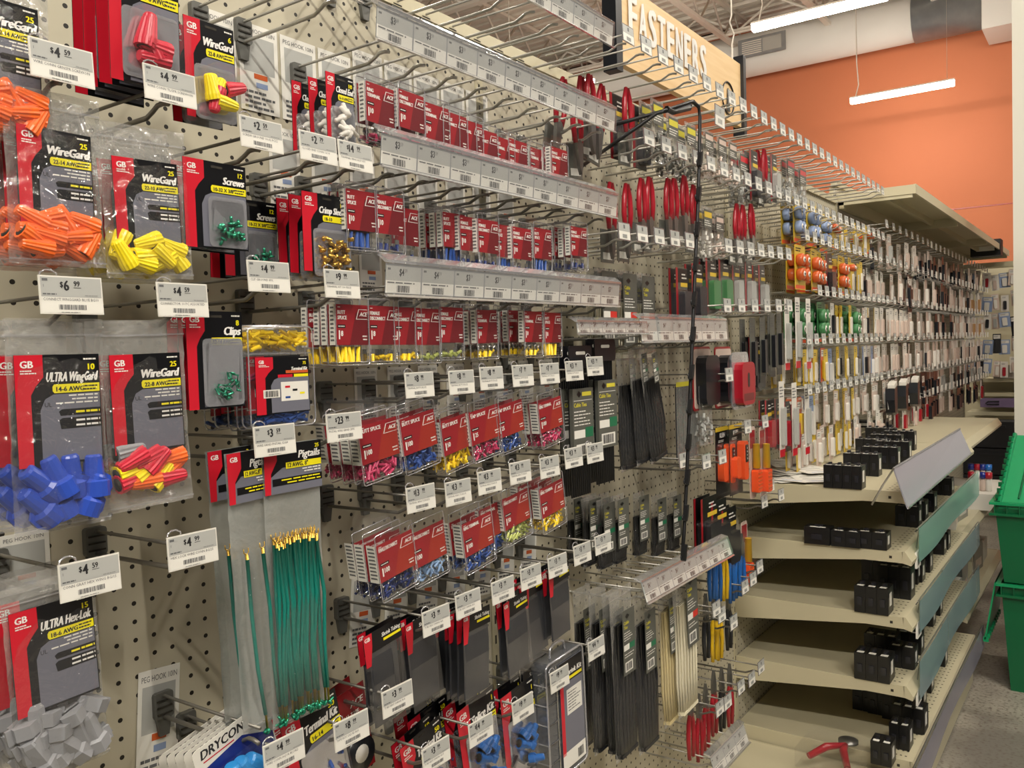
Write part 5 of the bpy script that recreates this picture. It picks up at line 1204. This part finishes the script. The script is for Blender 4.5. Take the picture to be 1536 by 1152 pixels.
one('sheets', 1028, 572, .14, 'behind the clip strip', 1); one('cb_grey', 1058, 578, .16, 'right of the dark strips', 2)
for i, (px, py) in enumerate(((1152, 600), (1166, 598), (1180, 602), (1190, 606))): one('sc_redbody', px, py, .17, 'over the papers on the top shelf, %s along' % ORD[i], 2)
one('tester', 1083, 640, .15, 'right of the clip strip, left one', 1); one('tester', 1103, 636, .17, 'right of the clip strip, right one', 1); one('pen', 1128, 640, .19, 'above the cream top shelf, left one', 1); one('pen', 1143, 640, .205, 'above the cream top shelf, right one', 1)
for i, (px, py) in enumerate(((1063, 745), (1078, 750), (1093, 762))): one('sc_wide', px, py, .16, 'below the orange testers, %s of three' % ORD[i], 2)
for i, (px, py, k) in enumerate(((1098, 770, 'pen'), (1116, 782, 'pen'))): one(k, px, py, .14, 'beside the second cream shelf, %s one' % ['left', 'right'][i])
for i, (px, py, c) in enumerate(((1066, 800, 'tool_blue'), (1076, 805, 'tool_blue'), (1086, 803, 'tool_yellow'), (1096, 808, 'tool_blue'), (1105, 802, 'tool_blue'), (1112, 800, 'tool_blue'))): one('plier_' + c, px, py, .17, 'hanging beside the third cream shelf, %s from left' % ORD[i])
for i, (px, py, c) in enumerate(((1058, 890, 'tie_black'), (1070, 894, 'tool_yellow'), (1078, 893, 'tool_yellow'), (1092, 880, 'tie_black'))): one('plier_' + c, px, py, .15, 'hanging beside the fourth cream shelf, %s from left' % ORD[i])
for i, (px, py, c) in enumerate(((1035, 1035, 'tool_red'), (1048, 1040, 'tool_red'), (1058, 1025, 'tool_red'), (1070, 1005, 'tool_red'), (1082, 1000, 'tie_black'), (1094, 995, 'tool_red'))): one('plier_' + c, px, py, .15, 'at the bottom beside the lowest shelf, %s from left' % ORD[i])

# tagged hooks of the middle section
def tagrow(n, y0, y1, z0, z1, where, L=.205, skip=(), group=None, lab='wire hook with a pale tag, %s from the near end of %s', far=True, mat='zinc'):
    me = farlabel()
    for k in range(n):
        if k in skip: continue
        t = k / max(1, n - 1); hook(y0 + (y1 - y0) * t, z0 + (z1 - z0) * t, lab % (ORD[k] if k < len(ORD) else 'one', where), L=L, far=far, tagmesh=me, mat=mat, group=group, tw=.84)
def farlabel():
    if 'farlab' not in PROTO:
        m = M(); m.box(-.0015, 0, -TW / 2, TW / 2, -TH / 2, TH / 2, 'shell_edge'); m.rect(-TW / 2 + .003, TW / 2 - .003, -TH / 2 + .002, 0, .0003, 'paper'); m.rect(-TW / 2 + .003, TW / 2 - .003, 0, TH / 2 - .002, .0003, 'tag_grey')
        m.rect(-.004, .004, .006, .014, .0005, 'mid_text'); m.rect(-.012, .012, -.014, -.006, .0005, 'pale_text'); PROTO['farlab'] = m.build('tag')
    return PROTO['farlab']
tagrow(29, 1.69, 4.10, 2.163, 2.150, 'the highest tag row')
tagrow(27, 1.78, 4.10, 1.962, 1.950, 'the second tag row')
tagrow(14, 1.65, 2.76, 1.742, 1.775, 'the third tag row', skip=(5, 6))
tagrow(6, 2.23, 2.76, 1.600, 1.613, 'the red-footed card row')
for i, (px, py) in enumerate(((1094, 562), (1122, 600), (1122, 640), (1148, 632), (1026, 690), (1060, 692), (1084, 685), (1147, 752), (1157, 728), (1172, 742), (1140, 850), (1118, 880), (1130, 868), (1075, 913), (1083, 922), (1101, 933), (1142, 1000), (1128, 1018), (1112, 1030), (1092, 1052), (1080, 1062))):
    y, z = T(px, py); hook(y, z, 'pale-tagged wire hook left of the cream shelves, %s counting downward' % ORD[i], L=.205, far=True, tagmesh=farlabel(), tw=.84)

# black clip strip hanging from its double wire arm
r = obj('clip_strip', None, None, (0.0, 0, 0)); tag(r, 'long black clip strip hanging in front of the hooks, down to the lower rack', 'clip strip')
top = P(1050, 165, .25); bot = P(1024, 850, .25); top.y = (top.y + bot.y) / 2 + .06; 
pts = [P(a, b, .26) for a, b in ((1040, 152), (1048, 160), (1050, 175), (1049, 240), (1046, 330), (1042, 420), (1038, 520), (1034, 620), (1030, 720), (1026, 800), (1023, 838))]
m = M(); m.tube([tuple(q) for q in pts], .0042, 'black', 6); obj('strip', m.build('strip'), r)
m = M()
for k, (py,) in enumerate(((240,), (292,), (345,), (398,), (450,), (503,), (560,), (612,), (665,), (718,), (772,), (832,))):
    px = 1050 - (py - 165) * .040; q = P(px, py, .264); mm = M()
    mm.prism([(.0, -.012), (.010, .020), (.018, .020), (.012, -.006), (.006, -.016)], -.004, .006, 'black'); mm.tube([(0, -.004, .0), (0, -.009, -.004), (0, -.007, -.010), (0, .0, -.012)], .0016, 'black', 5)
    obj('clip', mm.build('clip'), r, tuple(q))
m = M(); q0 = P(1040, 152, .26); q1 = P(912, 190, .15); q2 = P(855, 262, .03); q3 = P(1000, 165, .25)
m.tube([tuple(P(1048, 160, .26)), tuple(P(1038, 152, .26)), tuple(q3), tuple(q1)], .0045, 'black', 6)
m.tube([tuple(P(1036, 158, .26)), tuple(P(985, 170, .24)), tuple(q2)], .0045, 'black', 6); m.tube([tuple(P(1000, 163, .25)), tuple(P(1010, 168, .25)), tuple(P(1034, 162, .26))], .007, 'black', 6); obj('wire_arm', m.build('arm'), r)
m = M(); q = P(1080, 175, .26); m.box(-.001, .0, -.033, .033, -.026, .026, 'shell_edge'); m.rect(-.03, .03, -.024, .0, .0003, 'paper'); m.rect(-.03, .03, 0, .024, .0003, 'tag_grey'); m.text('10', 0, .008, .010, .0005, 'mid_text', 'c'); bars(m, -.015, .015, -.018, -.006, .0005, 'pale_text', 10); obj('price_tag', m.build('tag'), r, tuple(q), (-.02, 0, 0))

# ================================================================== FAR SECTIONS (pegboard above the shelf and beyond)
FR = random.Random(5)
NEARK = {1.98: ('wh_blue', 'wh_blue', 'wh_small', 's_yellow', 's_clear'), 1.82: ('wh_orange', 'sc_wide', 'wh_orange', 'wh_small', 's_yellow', 's_bl2'), 1.64: ('wh_green', 'wh_green', 's_yellow', 'wh_small', 's_clear', 's_black'),
         1.47: ('s_yellow', 's_org', 's_clear', 's_yellow', 's_black', 'lc_blue'), 1.30: ('s_org', 'lc_blue', 's_clear', 's_yellow', 's_yellow', 's_clear'), 1.18: ('s_clear', 's_yellow', 's_white')}
FARK = {1.98: ('s_bl2', 's_black', 's_grey', 's_white'), 1.82: ('s_bl2', 's_clear', 's_tan', 's_white'), 1.64: ('s_tan', 's_clear', 's_white', 's_bl2'), 1.47: ('s_clear', 's_tan', 's_black', 's_white'), 1.30: ('s_bl2', 's_black', 's_grey', 's_clear'), 1.16: ('s_bl2', 's_black', 's_bl2', 's_tan', 's_red')}
ROWN = {1.98: 'the top', 1.82: 'the second', 1.64: 'the third', 1.47: 'the fourth', 1.30: 'the fifth', 1.18: 'the lowest', 1.16: 'the lowest'}
for z, ks in NEARK.items():
    n = 13
    for i in range(n):
        y = (3.12 if z == 1.64 else 2.98) + i * .09; k = ks[min(len(ks) - 1, int(i / n * len(ks)))] if FR.random() < .7 else FR.choice(ks); X = FR.uniform(.11, .19)
        for j in range(2):
            put(k, NAMES.get(k[:2], 'pack'), (X - j * .035, y + FR.uniform(-.01, .01), z + FR.uniform(-.004, .004)), (FR.uniform(-.06, .06), 0, FR.uniform(-.08, .08)),
                '%s, %s along %s row beyond the breakers%s' % (WORDS[k], ORD[i], ROWN[z], '' if j == 0 else ', rear one'), CATS.get(k[:2], 'pack'), None)
        if 1.2 < z < 1.9: hook(y, z + .035, 'small wire hook, %s along %s row beyond the breakers' % (ORD[i], ROWN[z]), L=.2, far=True, tagmesh=farlabel(), tw=.8, mat='zinc')
fc, fh = M(), M()
for k, (px, py) in enumerate(((1333, 574), (1350, 570), (1368, 566))):
    p = P(px, py, .2); m = M(); m.prism(rrect(-.05, .05, -.02, .0, .004), .0, .03, 'far_white'); m.prism([(-.05, -.02), (.05, -.02), (.065, -.07), (.05, -.13), (0, -.15), (-.05, -.13), (-.06, -.07)], -.01, .03, 'tie_black')
    tag(obj('work_gloves', m.build('gloves'), None, p, (.12, 0, .1)), 'black gloves on a white header beyond the breaker shelf, %s pair from left' % ORD[k], 'gloves')
CARD = {'s_bl2': ('tie_black', 'tie_black'), 's_black': ('far_white', 'tie_black'), 's_grey': ('far_pink', 'tag_grey'), 's_white': ('far_white', 'far_pink'), 's_clear': ('far_pink', 'far_white'), 's_tan': ('paper', 'far_pink'), 's_red': ('far_white', 'tool_red')}
for z, ks in FARK.items():
    n = 26
    for i in range(n):
        y = 4.2 + i * .145; k = FR.choice(ks); X = FR.uniform(.12, .19)
        if i < 8:
            for j in range(2):
                put(k, 'parts_card', (X - j * .04, y + FR.uniform(-.01, .01), z + FR.uniform(-.004, .004)), (FR.uniform(-.08, .08), 0, FR.uniform(-.1, .1)),
                    '%s, %s along %s row under the canopy%s' % (WORDS[k], ORD[i], ROWN[z], '' if j == 0 else ', rear one'), 'pack', None, (1, 1.25, 1.15))
            hook(y, z + .035, 'small wire hook, %s along %s row under the canopy' % (ORD[i], ROWN[z]), L=.2, far=True, tagmesh=farlabel(), tw=.8, mat='zinc')
        else:
            a_, b_ = ('far_white', 'wood') if i in (22, 23) and z in (1.82, 1.64) else CARD[k]
            for j in range(2):
                xx = X - j * .045; fc.box(xx - .001, xx, y - .034, y + .034, z - .15, z, a_); fc.box(xx, xx + .014, y - .018, y + .018, z - .14, z - .05, b_)
            fh.box(.001, .2, y - .002, y + .002, z + .004, z + .008, 'zinc'); fh.box(.001, .2, y - .002, y + .002, z + .034, z + .038, 'zinc'); fh.box(.2, .202, y - .026, y + .026, z + .016, z + .054, 'paper')
tag(obj('far_packs', fc.build('far')), 'mass of small black, white and cream packs on the most distant pegboards', 'packs', None, 'stuff')
tag(obj('far_hooks', fh.build('farh')), 'mass of small tagged hooks on the most distant pegboards', 'hooks', None, 'stuff')
# ================================================================== BREAKERS AND GOODS ON THE SHELVES
def breaker(w, h, d, poles, label=True):
    """multi-pole circuit breaker: w along y... built with x across the poles"""
    p = []
    m = M(); 
    for k in range(poles):
        x0 = -w / 2 + w * k / poles; m.box(x0 + .0006, x0 + w / poles - .0006, -d / 2, d / 2, 0, h, 'breaker')
        m.box(x0 + w / poles * .3, x0 + w / poles * .7, -d / 2 - .004, -d / 2, h * .3, h * .6, 'seal'); m.box(x0 + w / poles * .35, x0 + w / poles * .65, -d * .1, d * .15, h, h + .006, 'seal')
        m.add([(x0 + w / poles * .2, -d * .42, h + .0005), (x0 + w / poles * .8, -d * .42, h + .0005), (x0 + w / poles * .8, -d * .2, h + .0005), (x0 + w / poles * .2, -d * .2, h + .0005)], [(0, 1, 2, 3)], 'paper')
    m.box(-w / 2, w / 2, -d / 2 + .003, d / 2 - .003, .002, h - .003, 'breaker'); p.append(('body', m.build('body')))
    m = M(); m.add([(w / 2 + .0004, -d * .3, h * .3), (w / 2 + .0004, d * .1, h * .3), (w / 2 + .0004, d * .1, h * .8), (w / 2 + .0004, -d * .3, h * .8)], [(0, 1, 2, 3)], 'paper'); p.append(('label', m.build('label')))
    m = M(); m.box(-.004, .004, -.014, .004, 0, .004, 'seal'); tm = m.build('toggle')
    for k in range(poles): p.append(('toggle', tm, (-w / 2 + w * (k + .5) / poles, 0, h)))
    return p
PROTO['br4'] = lambda: breaker(.115, .062, .055, 4); PROTO['br1'] = lambda: breaker(.045, .075, .055, 1); PROTO['br3'] = lambda: breaker(.10, .082, .075, 3); PROTO['brw'] = lambda: breaker(.16, .055, .06, 2)
PROTO['br2'] = lambda: breaker(.075, .07, .065, 2)
def brk(key, px, py, z, where, rot=0.0, scale=None):
    p = P(px, py, z, 2); put(key, 'circuit_breaker', (p.x, p.y, z), (0, 0, rot), 'black circuit breaker ' + where, 'circuit breaker', None, scale)
brk('br4', 1267, 731, 1.037, 'with four poles nearest the papers on the top shelf', scale=(1, 1, 1.15))
brk('br4', 1294, 712, 1.037, 'with four poles just behind the nearest one on the top shelf', scale=(1, 1, 1.2))
for i, (px, py) in enumerate(((1322, 702), (1340, 692), (1310, 688), (1330, 680), (1350, 674), (1322, 668))): brk('br4', px, py, 1.037, 'in the block behind the front two on the top shelf, %s one back' % ORD[i], scale=(1.05, .9, 1.25))
brk('br1', 1229, 814, .855, 'standing leftmost on the second shelf', scale=(1.8, 1, .72)); brk('brw', 1272, 818, .855, 'lying in the middle on the second shelf', scale=(.55, 1, .9)); brk('brw', 1311, 821, .855, 'lying rightmost on the second shelf', scale=(.55, 1, .95))
brk('br3', 1370, 782, .855, 'upright at the front corner of the second shelf', scale=(.5, 1, 1.15))
brk('br3', 1311, 916, .655, 'in front on the third shelf'); brk('br3', 1345, 893, .655, 'right behind the front one on the third shelf', scale=(1, 1, 1.25)); brk('br3', 1322, 886, .655, 'farther back on the third shelf', scale=(1.1, 1, 1.3)); brk('br2', 1362, 872, .655, 'at the rim of the third shelf', scale=(1, 1, 1.3))
brk('br3', 1312, 1016, .444, 'tallest in front on the fourth shelf', scale=(1.05, 1, 1.0)); brk('br2', 1356, 998, .444, 'with a glossy cap at the rim of the fourth shelf'); brk('br3', 1324, 985, .444, 'behind the tall one on the fourth shelf'); brk('br2', 1366, 976, .444, 'behind the glossy one on the fourth shelf')
brk('br2', 1325, 1142, .215, 'standing alone in front on the bottom shelf', scale=(.8, 1, 1)); brk('br2', 1352, 1118, .215, 'second in front on the bottom shelf', scale=(.8, 1, 1.1)); 
for i, (px, py) in enumerate(((1305, 1062), (1328, 1068), (1350, 1076), (1365, 1092))): brk('br3', px, py, .215, 'in the dark row on the bottom shelf, %s from left' % ORD[i])
for s, (z, xs) in enumerate(((.855, (3.2, 3.32, 3.5, 3.9)), (.655, (3.25, 3.4, 3.7, 3.8)), (.444, (3.2, 3.45, 3.6)), (.215, (3.25, 3.4, 3.7)))):
    for i, y in enumerate(xs): put('br2', 'circuit_breaker', (.47, y, z), (0, 0, 0), 'black circuit breaker behind the guard of the %s shelf, %s along' % (['second', 'third', 'fourth', 'bottom'][s], ORD[i]), 'circuit breaker')
# loose papers and clear packs on the top shelf
rr = random.Random(4)
for k in range(9):
    m = M(); w, h = .20, .12; m.box(-h / 2, h / 2, -w / 2, w / 2, 0, .0008, 'fix_white')
    for q in range(4): m.box(-h * .3, h * .3, -w * .4 + q * .04, -w * .4 + q * .04 + .008, .0008, .001, 'pale_text' if q else 'far_blue')
    p = P(1180 + 12 * (k % 4), 716 - (k // 4) * 8, 1.045, 2); tag(obj('printed_sheet', m.build('sheet'), None, (p.x, p.y, 1.039 + .0022 * k), (rr.uniform(-.02, .02), 0, rr.uniform(-.9, .9))), 'loose white printed sheet in the heap on the top shelf, %s from the bottom' % ORD[k], 'paper', 'heap of papers on the top shelf')
def carton(px, py, z, w, d, h, mat, label, rot=0.0, lab=None, name='carton', ax=2, X=None):
    p = P(px, py, z, 2); m = M(); m.box(-w / 2, w / 2, -d / 2, d / 2, 0, h, mat); m.box(-w * .3, w * .3, -d / 2 - .0006, -d / 2, h * .3, h * .7, 'paper' if mat != 'paper' else 'far_pink')
    tag(obj(name, m.build('carton'), None, (p.x, p.y, z), (0, 0, rot)), label, 'box')
carton(1277, 664, 1.037, .06, .08, .05, 'tool_yellow', 'small yellow box at the back of the top shelf behind the breakers')
carton(1256, 652, 1.037, .09, .09, .07, 'box_grey', 'open grey box at the back of the top shelf left of the yellow box')
carton(1262, 636, 1.075, .12, .10, .03, 'black', 'flat black box resting above the back of the top shelf')
carton(1300, 640, 1.075, .10, .10, .03, 'black', 'second flat black box next to the first at the back of the top shelf')
# goods beyond, low on the far shelves
for i in range(7):
    y = 4.25 + (i % 5) * .24 if i < 5 else 4.25 + (i - 5) * .2; zz = (.3, .655)[i // 5]; c = ('far_white', 'galv', 'shelf', 'kraft', 'fix_white')[i % 5]
    m = M(); m.box(-.1, .1, -.09, .09, 0, .11 + .03 * (i % 2), c); m.box(-.1005, .1005, -.06, .06, .02, .06, 'far_pink' if i % 2 else 'paper')
    tag(obj('carton', m.build('carton'), None, (.37, y, zz), (0, 0, .1 * ((i % 3) - 1))), 'pale carton on the low shelves beyond the breakers, %s one along' % ORD[i], 'box', 'cartons on the low far shelves')
CC = ('navy', 'tool_red', 'navy', 'tool_blue', 'tool_red', 'far_white')
for i in range(8):
    m = M(); m.lathe([(.013, 0), (.015, .003), (.015, .05), (.010, .058), (.010, .065)], 'far_white' if i % 2 else 'far_pink', 12); b = m.build('body'); m = M(); m.lathe([(.017, 0), (.017, .03)], CC[i % 6], 10)
    q = P(1458 + 8.5 * (i % 4), 800 + 14 * (i // 4), 5.1 - .3 * (i // 4), 1)
    r = obj('bottle', None, None, (q.x, q.y, .735)); tag(r, 'small bottle with a coloured cap beside the green totes, %s from left' % ORD[i], 'bottle', 'bottles beside the green totes')
    obj('body', b, r); obj('cap', m.build('cap'), r, (0, 0, .062))
m = M(); m.box(0.3, .62, 4.7, 5.2, .655, .735, 'far_white'); tag(obj('display_tray', m.build('tray')), 'low white tray holding small capped bottles left of the green totes', 'tray')

# end unit across the aisle's end with a black cabinet
r = obj('end_shelving', None, None, (-.1, 8.2, 0)); tag(r, 'cream shelving at the far end of the run with small boxed goods', 'shelving')
m = M(); m.box(0, .55, .30, .34, 0, 2.1, 'shelf'); obj('back_panel', m.build(), r)
for z in (.86, 1.02, 1.14):
    m = M(); m.box(0.1, .58, 0, .3, z - .03, z, 'shelf'); obj('shelf', m.build(), r)
m = M(); m.box(.30, .6, -.02, .05, 1.14, 1.25, 'box_grey'); tag(obj('grey_box', m.build(), None, (-.1, 8.2, 0)), 'plain grey-brown box on the upper cream shelf at the far end', 'box')
m = M(); m.box(.2, .6, -.01, .05, .90, .975, 'lilac'); m.tube([(.24, -.02, .93), (.26, -.02, .95), (.34, -.02, .95), (.34, -.02, .925), (.25, -.02, .925)], .005, 'black', 5); tag(obj('tool_case', m.build(), None, (-.1, 8.2, 0)), 'purple-grey case with a black handle on the lower far shelf', 'case')
for k in range(3):
    z = .15 + .22 * k; m = M(); m.prism(rrect(-.2, .3, 0, .21, .01), -.2, .05, 'cab_dark'); 
    o = obj('drawer_case', m.build('case'), None, (.16, 8.0, z), (0, 0, -PI / 2)); tag(o, 'black plastic storage case in the dark stack at the far end, %s from the floor' % ORD[k], 'case', 'black cases at the far end')
    m = M(); m.box(.05, .058, -.05, .15, .16, .18, 'seal'); obj('latch', m.build(), o)
FK = ['s_blue', 's_clear', 's_blue', 's_grey', 's_blue', 's_white', 's_black', 's_bl2', 's_red', 's_clear']
for i in range(44):
    c, rw = i % 9, i // 9; z = 2.02 - rw * .18; k = FK[(i * 7 + rw) % len(FK)]
    put(k, 'parts_card', (-.08 + c * .062 + FR.uniform(-.01, .01), 8.12 - FR.uniform(0, .05), z + FR.uniform(-.03, .03)), (FR.uniform(-.1, .1), 0, -PI / 2 + FR.uniform(-.3, .3)), '%s on the far end display, %s in its %s row' % (WORDS[k], ORD[c], ORD[rw]), 'pack')
m = M(); m.box(-.1, .45, 8.05, 8.2, 2.05, 2.09, 'shelf'); tag(obj('top_shelf', m.build(), None), 'cream top edge of the far end display', 'shelf')
carton(1480, 385, 2.09, .2, .15, .12, 'cab_dark', 'black box on top of the far end display by the column')

# ================================================================== SIGN
r = obj('aisle_sign', None, None, (-.05, 0, 0)); tag(r, 'long wooden aisle sign reading FASTENERS in white letters above the hooks', 'sign')
sy0, sy1, sz0, sz1 = 2.145, 3.075, 2.275, 2.50
def signz(px, py): q = P(px, py, -.05); return q.y, q.z
m = M(); m.prism([(sy0, sz0), (sy1, sz0), (sy1, sz1), (sy0, sz1)], -.02, 0, 'sign_wood'); obj('board', m.build('board'), r)
m = M(); m.box(-.03, .012, sy0 - .035, sy0, sz0 - .03, sz1 + .25, 'frame_black'); m.box(-.03, .012, sy1, sy1 + .025, sz0 - .03, sz1 + .03, 'frame_black'); obj('end_frame', m.build('frame'), r)
for i, ch in enumerate('FASTENERS'):
    m = M(); vs, fs, a, b = text_geo(ch, .05, 3); k = .105 / .7; w = .052 if ch != 'M' else .06
    sx = w / ((b - a) * k); y0 = sy0 + .055 + i * .0625
    m.add([(.004 + p[2] * 3e-4, y0 + (p[0] - a) * k * sx, sz1 - .132 + p[1] * k) for p in vs] , fs, 'white'); n = len(vs)
    obj('letter', m.build('letter'), r)
m = M(); pts = [(.003, sy1 - .13 + .055 * math.cos(t * PI / 12), sz1 - .15 + .055 * math.sin(t * PI / 12)) for t in range(25)]; m.tube(pts, .003, 'frame_black', 4, False)
c = (sy1 - .13, sz1 - .15); m.flat([(c[0] + .008 * math.cos(t * PI / 6), c[1] + .026 + .009 * math.sin(t * PI / 6)) for t in range(12)], .003, 'frame_black')
m.flat([(c[0] - .016, c[1] - .045), (c[0] + .018, c[1] - .045), (c[0] + .012, c[1] - .01), (c[0] + .014, c[1] + .015), (c[0] - .008, c[1] + .017), (c[0] - .012, c[1] - .01)], .003, 'frame_black'); obj('emblem', m.build('emblem'), r, label='round black bolt-and-nut style emblem')
m = M(); m.tube([(-.01, sy1 - .05, sz1), (-.01, sy1 - .05, sz1 + .06), (-.01, sy1 - .03, sz1 + .10), (-.01, sy1 - .07, sz1 + .13), (-.01, sy1 - .05, sz1 + .16), (-.01, sy1 - .05, 6.6)], .003, 'steel_white', 5); obj('hanging_wire', m.build('wire'), r)

# ================================================================== GREEN TOTES
def tote(name, x, y, z, w, d, h, label, lid=False):
    r = obj(name, None, None, (x, y, z)); tag(r, label, 'tote')
    m = M(); t = .004; wb, db = w * .9, d * .9
    def wallq(a, b): pass
    vo = [(-wb / 2, -db / 2, 0), (wb / 2, -db / 2, 0), (wb / 2, db / 2, 0), (-wb / 2, db / 2, 0), (-w / 2, -d / 2, h), (w / 2, -d / 2, h), (w / 2, d / 2, h), (-w / 2, d / 2, h)]
    vi = [(p[0] * .97, p[1] * .97, p[2] + (t if p[2] == 0 else 0)) for p in vo]
    m.add(vo + vi, [(0, 3, 2, 1), (0, 1, 5, 4), (1, 2, 6, 5), (2, 3, 7, 6), (3, 0, 4, 7), (8, 9, 10, 11), (8, 12, 13, 9), (9, 13, 14, 10), (10, 14, 15, 11), (11, 15, 12, 8)], 'tote')
    obj('body', m.build('body'), r)
    m = M(); e = .018
    for (x0, x1, y0, y1) in ((-w / 2 - e, w / 2 + e, -d / 2 - e, -d / 2), (-w / 2 - e, w / 2 + e, d / 2, d / 2 + e), (-w / 2 - e, -w / 2, -d / 2, d / 2), (w / 2, w / 2 + e, -d / 2, d / 2)):
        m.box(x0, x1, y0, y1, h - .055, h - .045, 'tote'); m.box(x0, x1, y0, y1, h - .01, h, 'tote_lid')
    k = -w / 2
    while k < w / 2: m.box(k, k + .004, -d / 2 - e, -d / 2, h - .045, h - .01, 'tote'); k += .045
    obj('rim', m.build('rim'), r)
    m = M(); m.box(-.05, .05, -d / 2 * .955 - .004, -d / 2 * .955 - .001, h * .62, h * .72, 'paper'); obj('sticker', m.build('sticker'), r)
    if lid:
        for s in (-1, 1):
            m = M(); L = w / 2; hx = s * (w / 2 + e)
            top = [(hx, -d / 2, h), (hx + s * .05, -d / 2, h + .0), (hx + s * .05, d / 2, h), (hx, d / 2, h)]
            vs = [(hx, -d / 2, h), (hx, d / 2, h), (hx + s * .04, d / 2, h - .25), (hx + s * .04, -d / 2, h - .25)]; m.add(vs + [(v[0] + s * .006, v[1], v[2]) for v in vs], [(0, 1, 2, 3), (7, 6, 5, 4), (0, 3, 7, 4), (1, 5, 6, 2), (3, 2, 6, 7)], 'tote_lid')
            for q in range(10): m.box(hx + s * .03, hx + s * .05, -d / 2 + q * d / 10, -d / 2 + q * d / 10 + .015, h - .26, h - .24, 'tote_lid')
            obj('lid_flap', m.build('lid'), r)
    return r
tote('green_tote', .965, 4.36, 0, .62, .5, .46, 'lower green plastic tote standing on the floor with its flap hanging down', True)
ut = tote('green_tote', .945, 4.33, .465, .62, .48, .34, 'upper green plastic tote with a bright open lid, stacked on the lower one')
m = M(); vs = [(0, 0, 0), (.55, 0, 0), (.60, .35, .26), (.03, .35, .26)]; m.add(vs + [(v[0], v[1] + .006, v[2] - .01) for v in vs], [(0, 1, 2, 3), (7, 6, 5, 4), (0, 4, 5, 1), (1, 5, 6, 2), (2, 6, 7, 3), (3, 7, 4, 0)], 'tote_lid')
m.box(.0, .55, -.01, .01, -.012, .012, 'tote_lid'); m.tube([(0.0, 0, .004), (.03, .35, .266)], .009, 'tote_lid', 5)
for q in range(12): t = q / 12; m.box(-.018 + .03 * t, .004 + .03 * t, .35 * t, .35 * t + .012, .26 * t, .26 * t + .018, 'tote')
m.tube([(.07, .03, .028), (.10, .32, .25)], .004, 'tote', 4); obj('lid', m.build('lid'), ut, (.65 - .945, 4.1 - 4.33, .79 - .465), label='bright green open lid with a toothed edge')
# red tool pack lying on the low base shelf at the bottom edge
r = obj('tool_pack', None, None, P(1250, 1146, .20, 2) + Vector((0, 0, .02))); tag(r, 'clear pack with a red and steel tool lying by the bottom edge', 'tool')
m = M(); m.tube([(-.06, -.05, .01), (-.02, .0, .03), (.03, .03, .035)], [.010, .012, .008], 'tool_red', 8); m.tube([(.06, -.07, .01), (.03, .0, .03), (.03, .03, .035)], [.010, .012, .008], 'tool_red', 8); obj('handles', m.build('h'), r)
m = M(); m.T = Matrix.Translation((.03, .06, .035)); m.lathe([(.03, -.004), (.03, .004)], 'steel', 14); obj('steel_head', m.build('s'), r)
m = M(); m.box(-.09, .09, -.09, .09, -.012, .045, 'film'); obj('clear_wrap', m.build('w'), r)
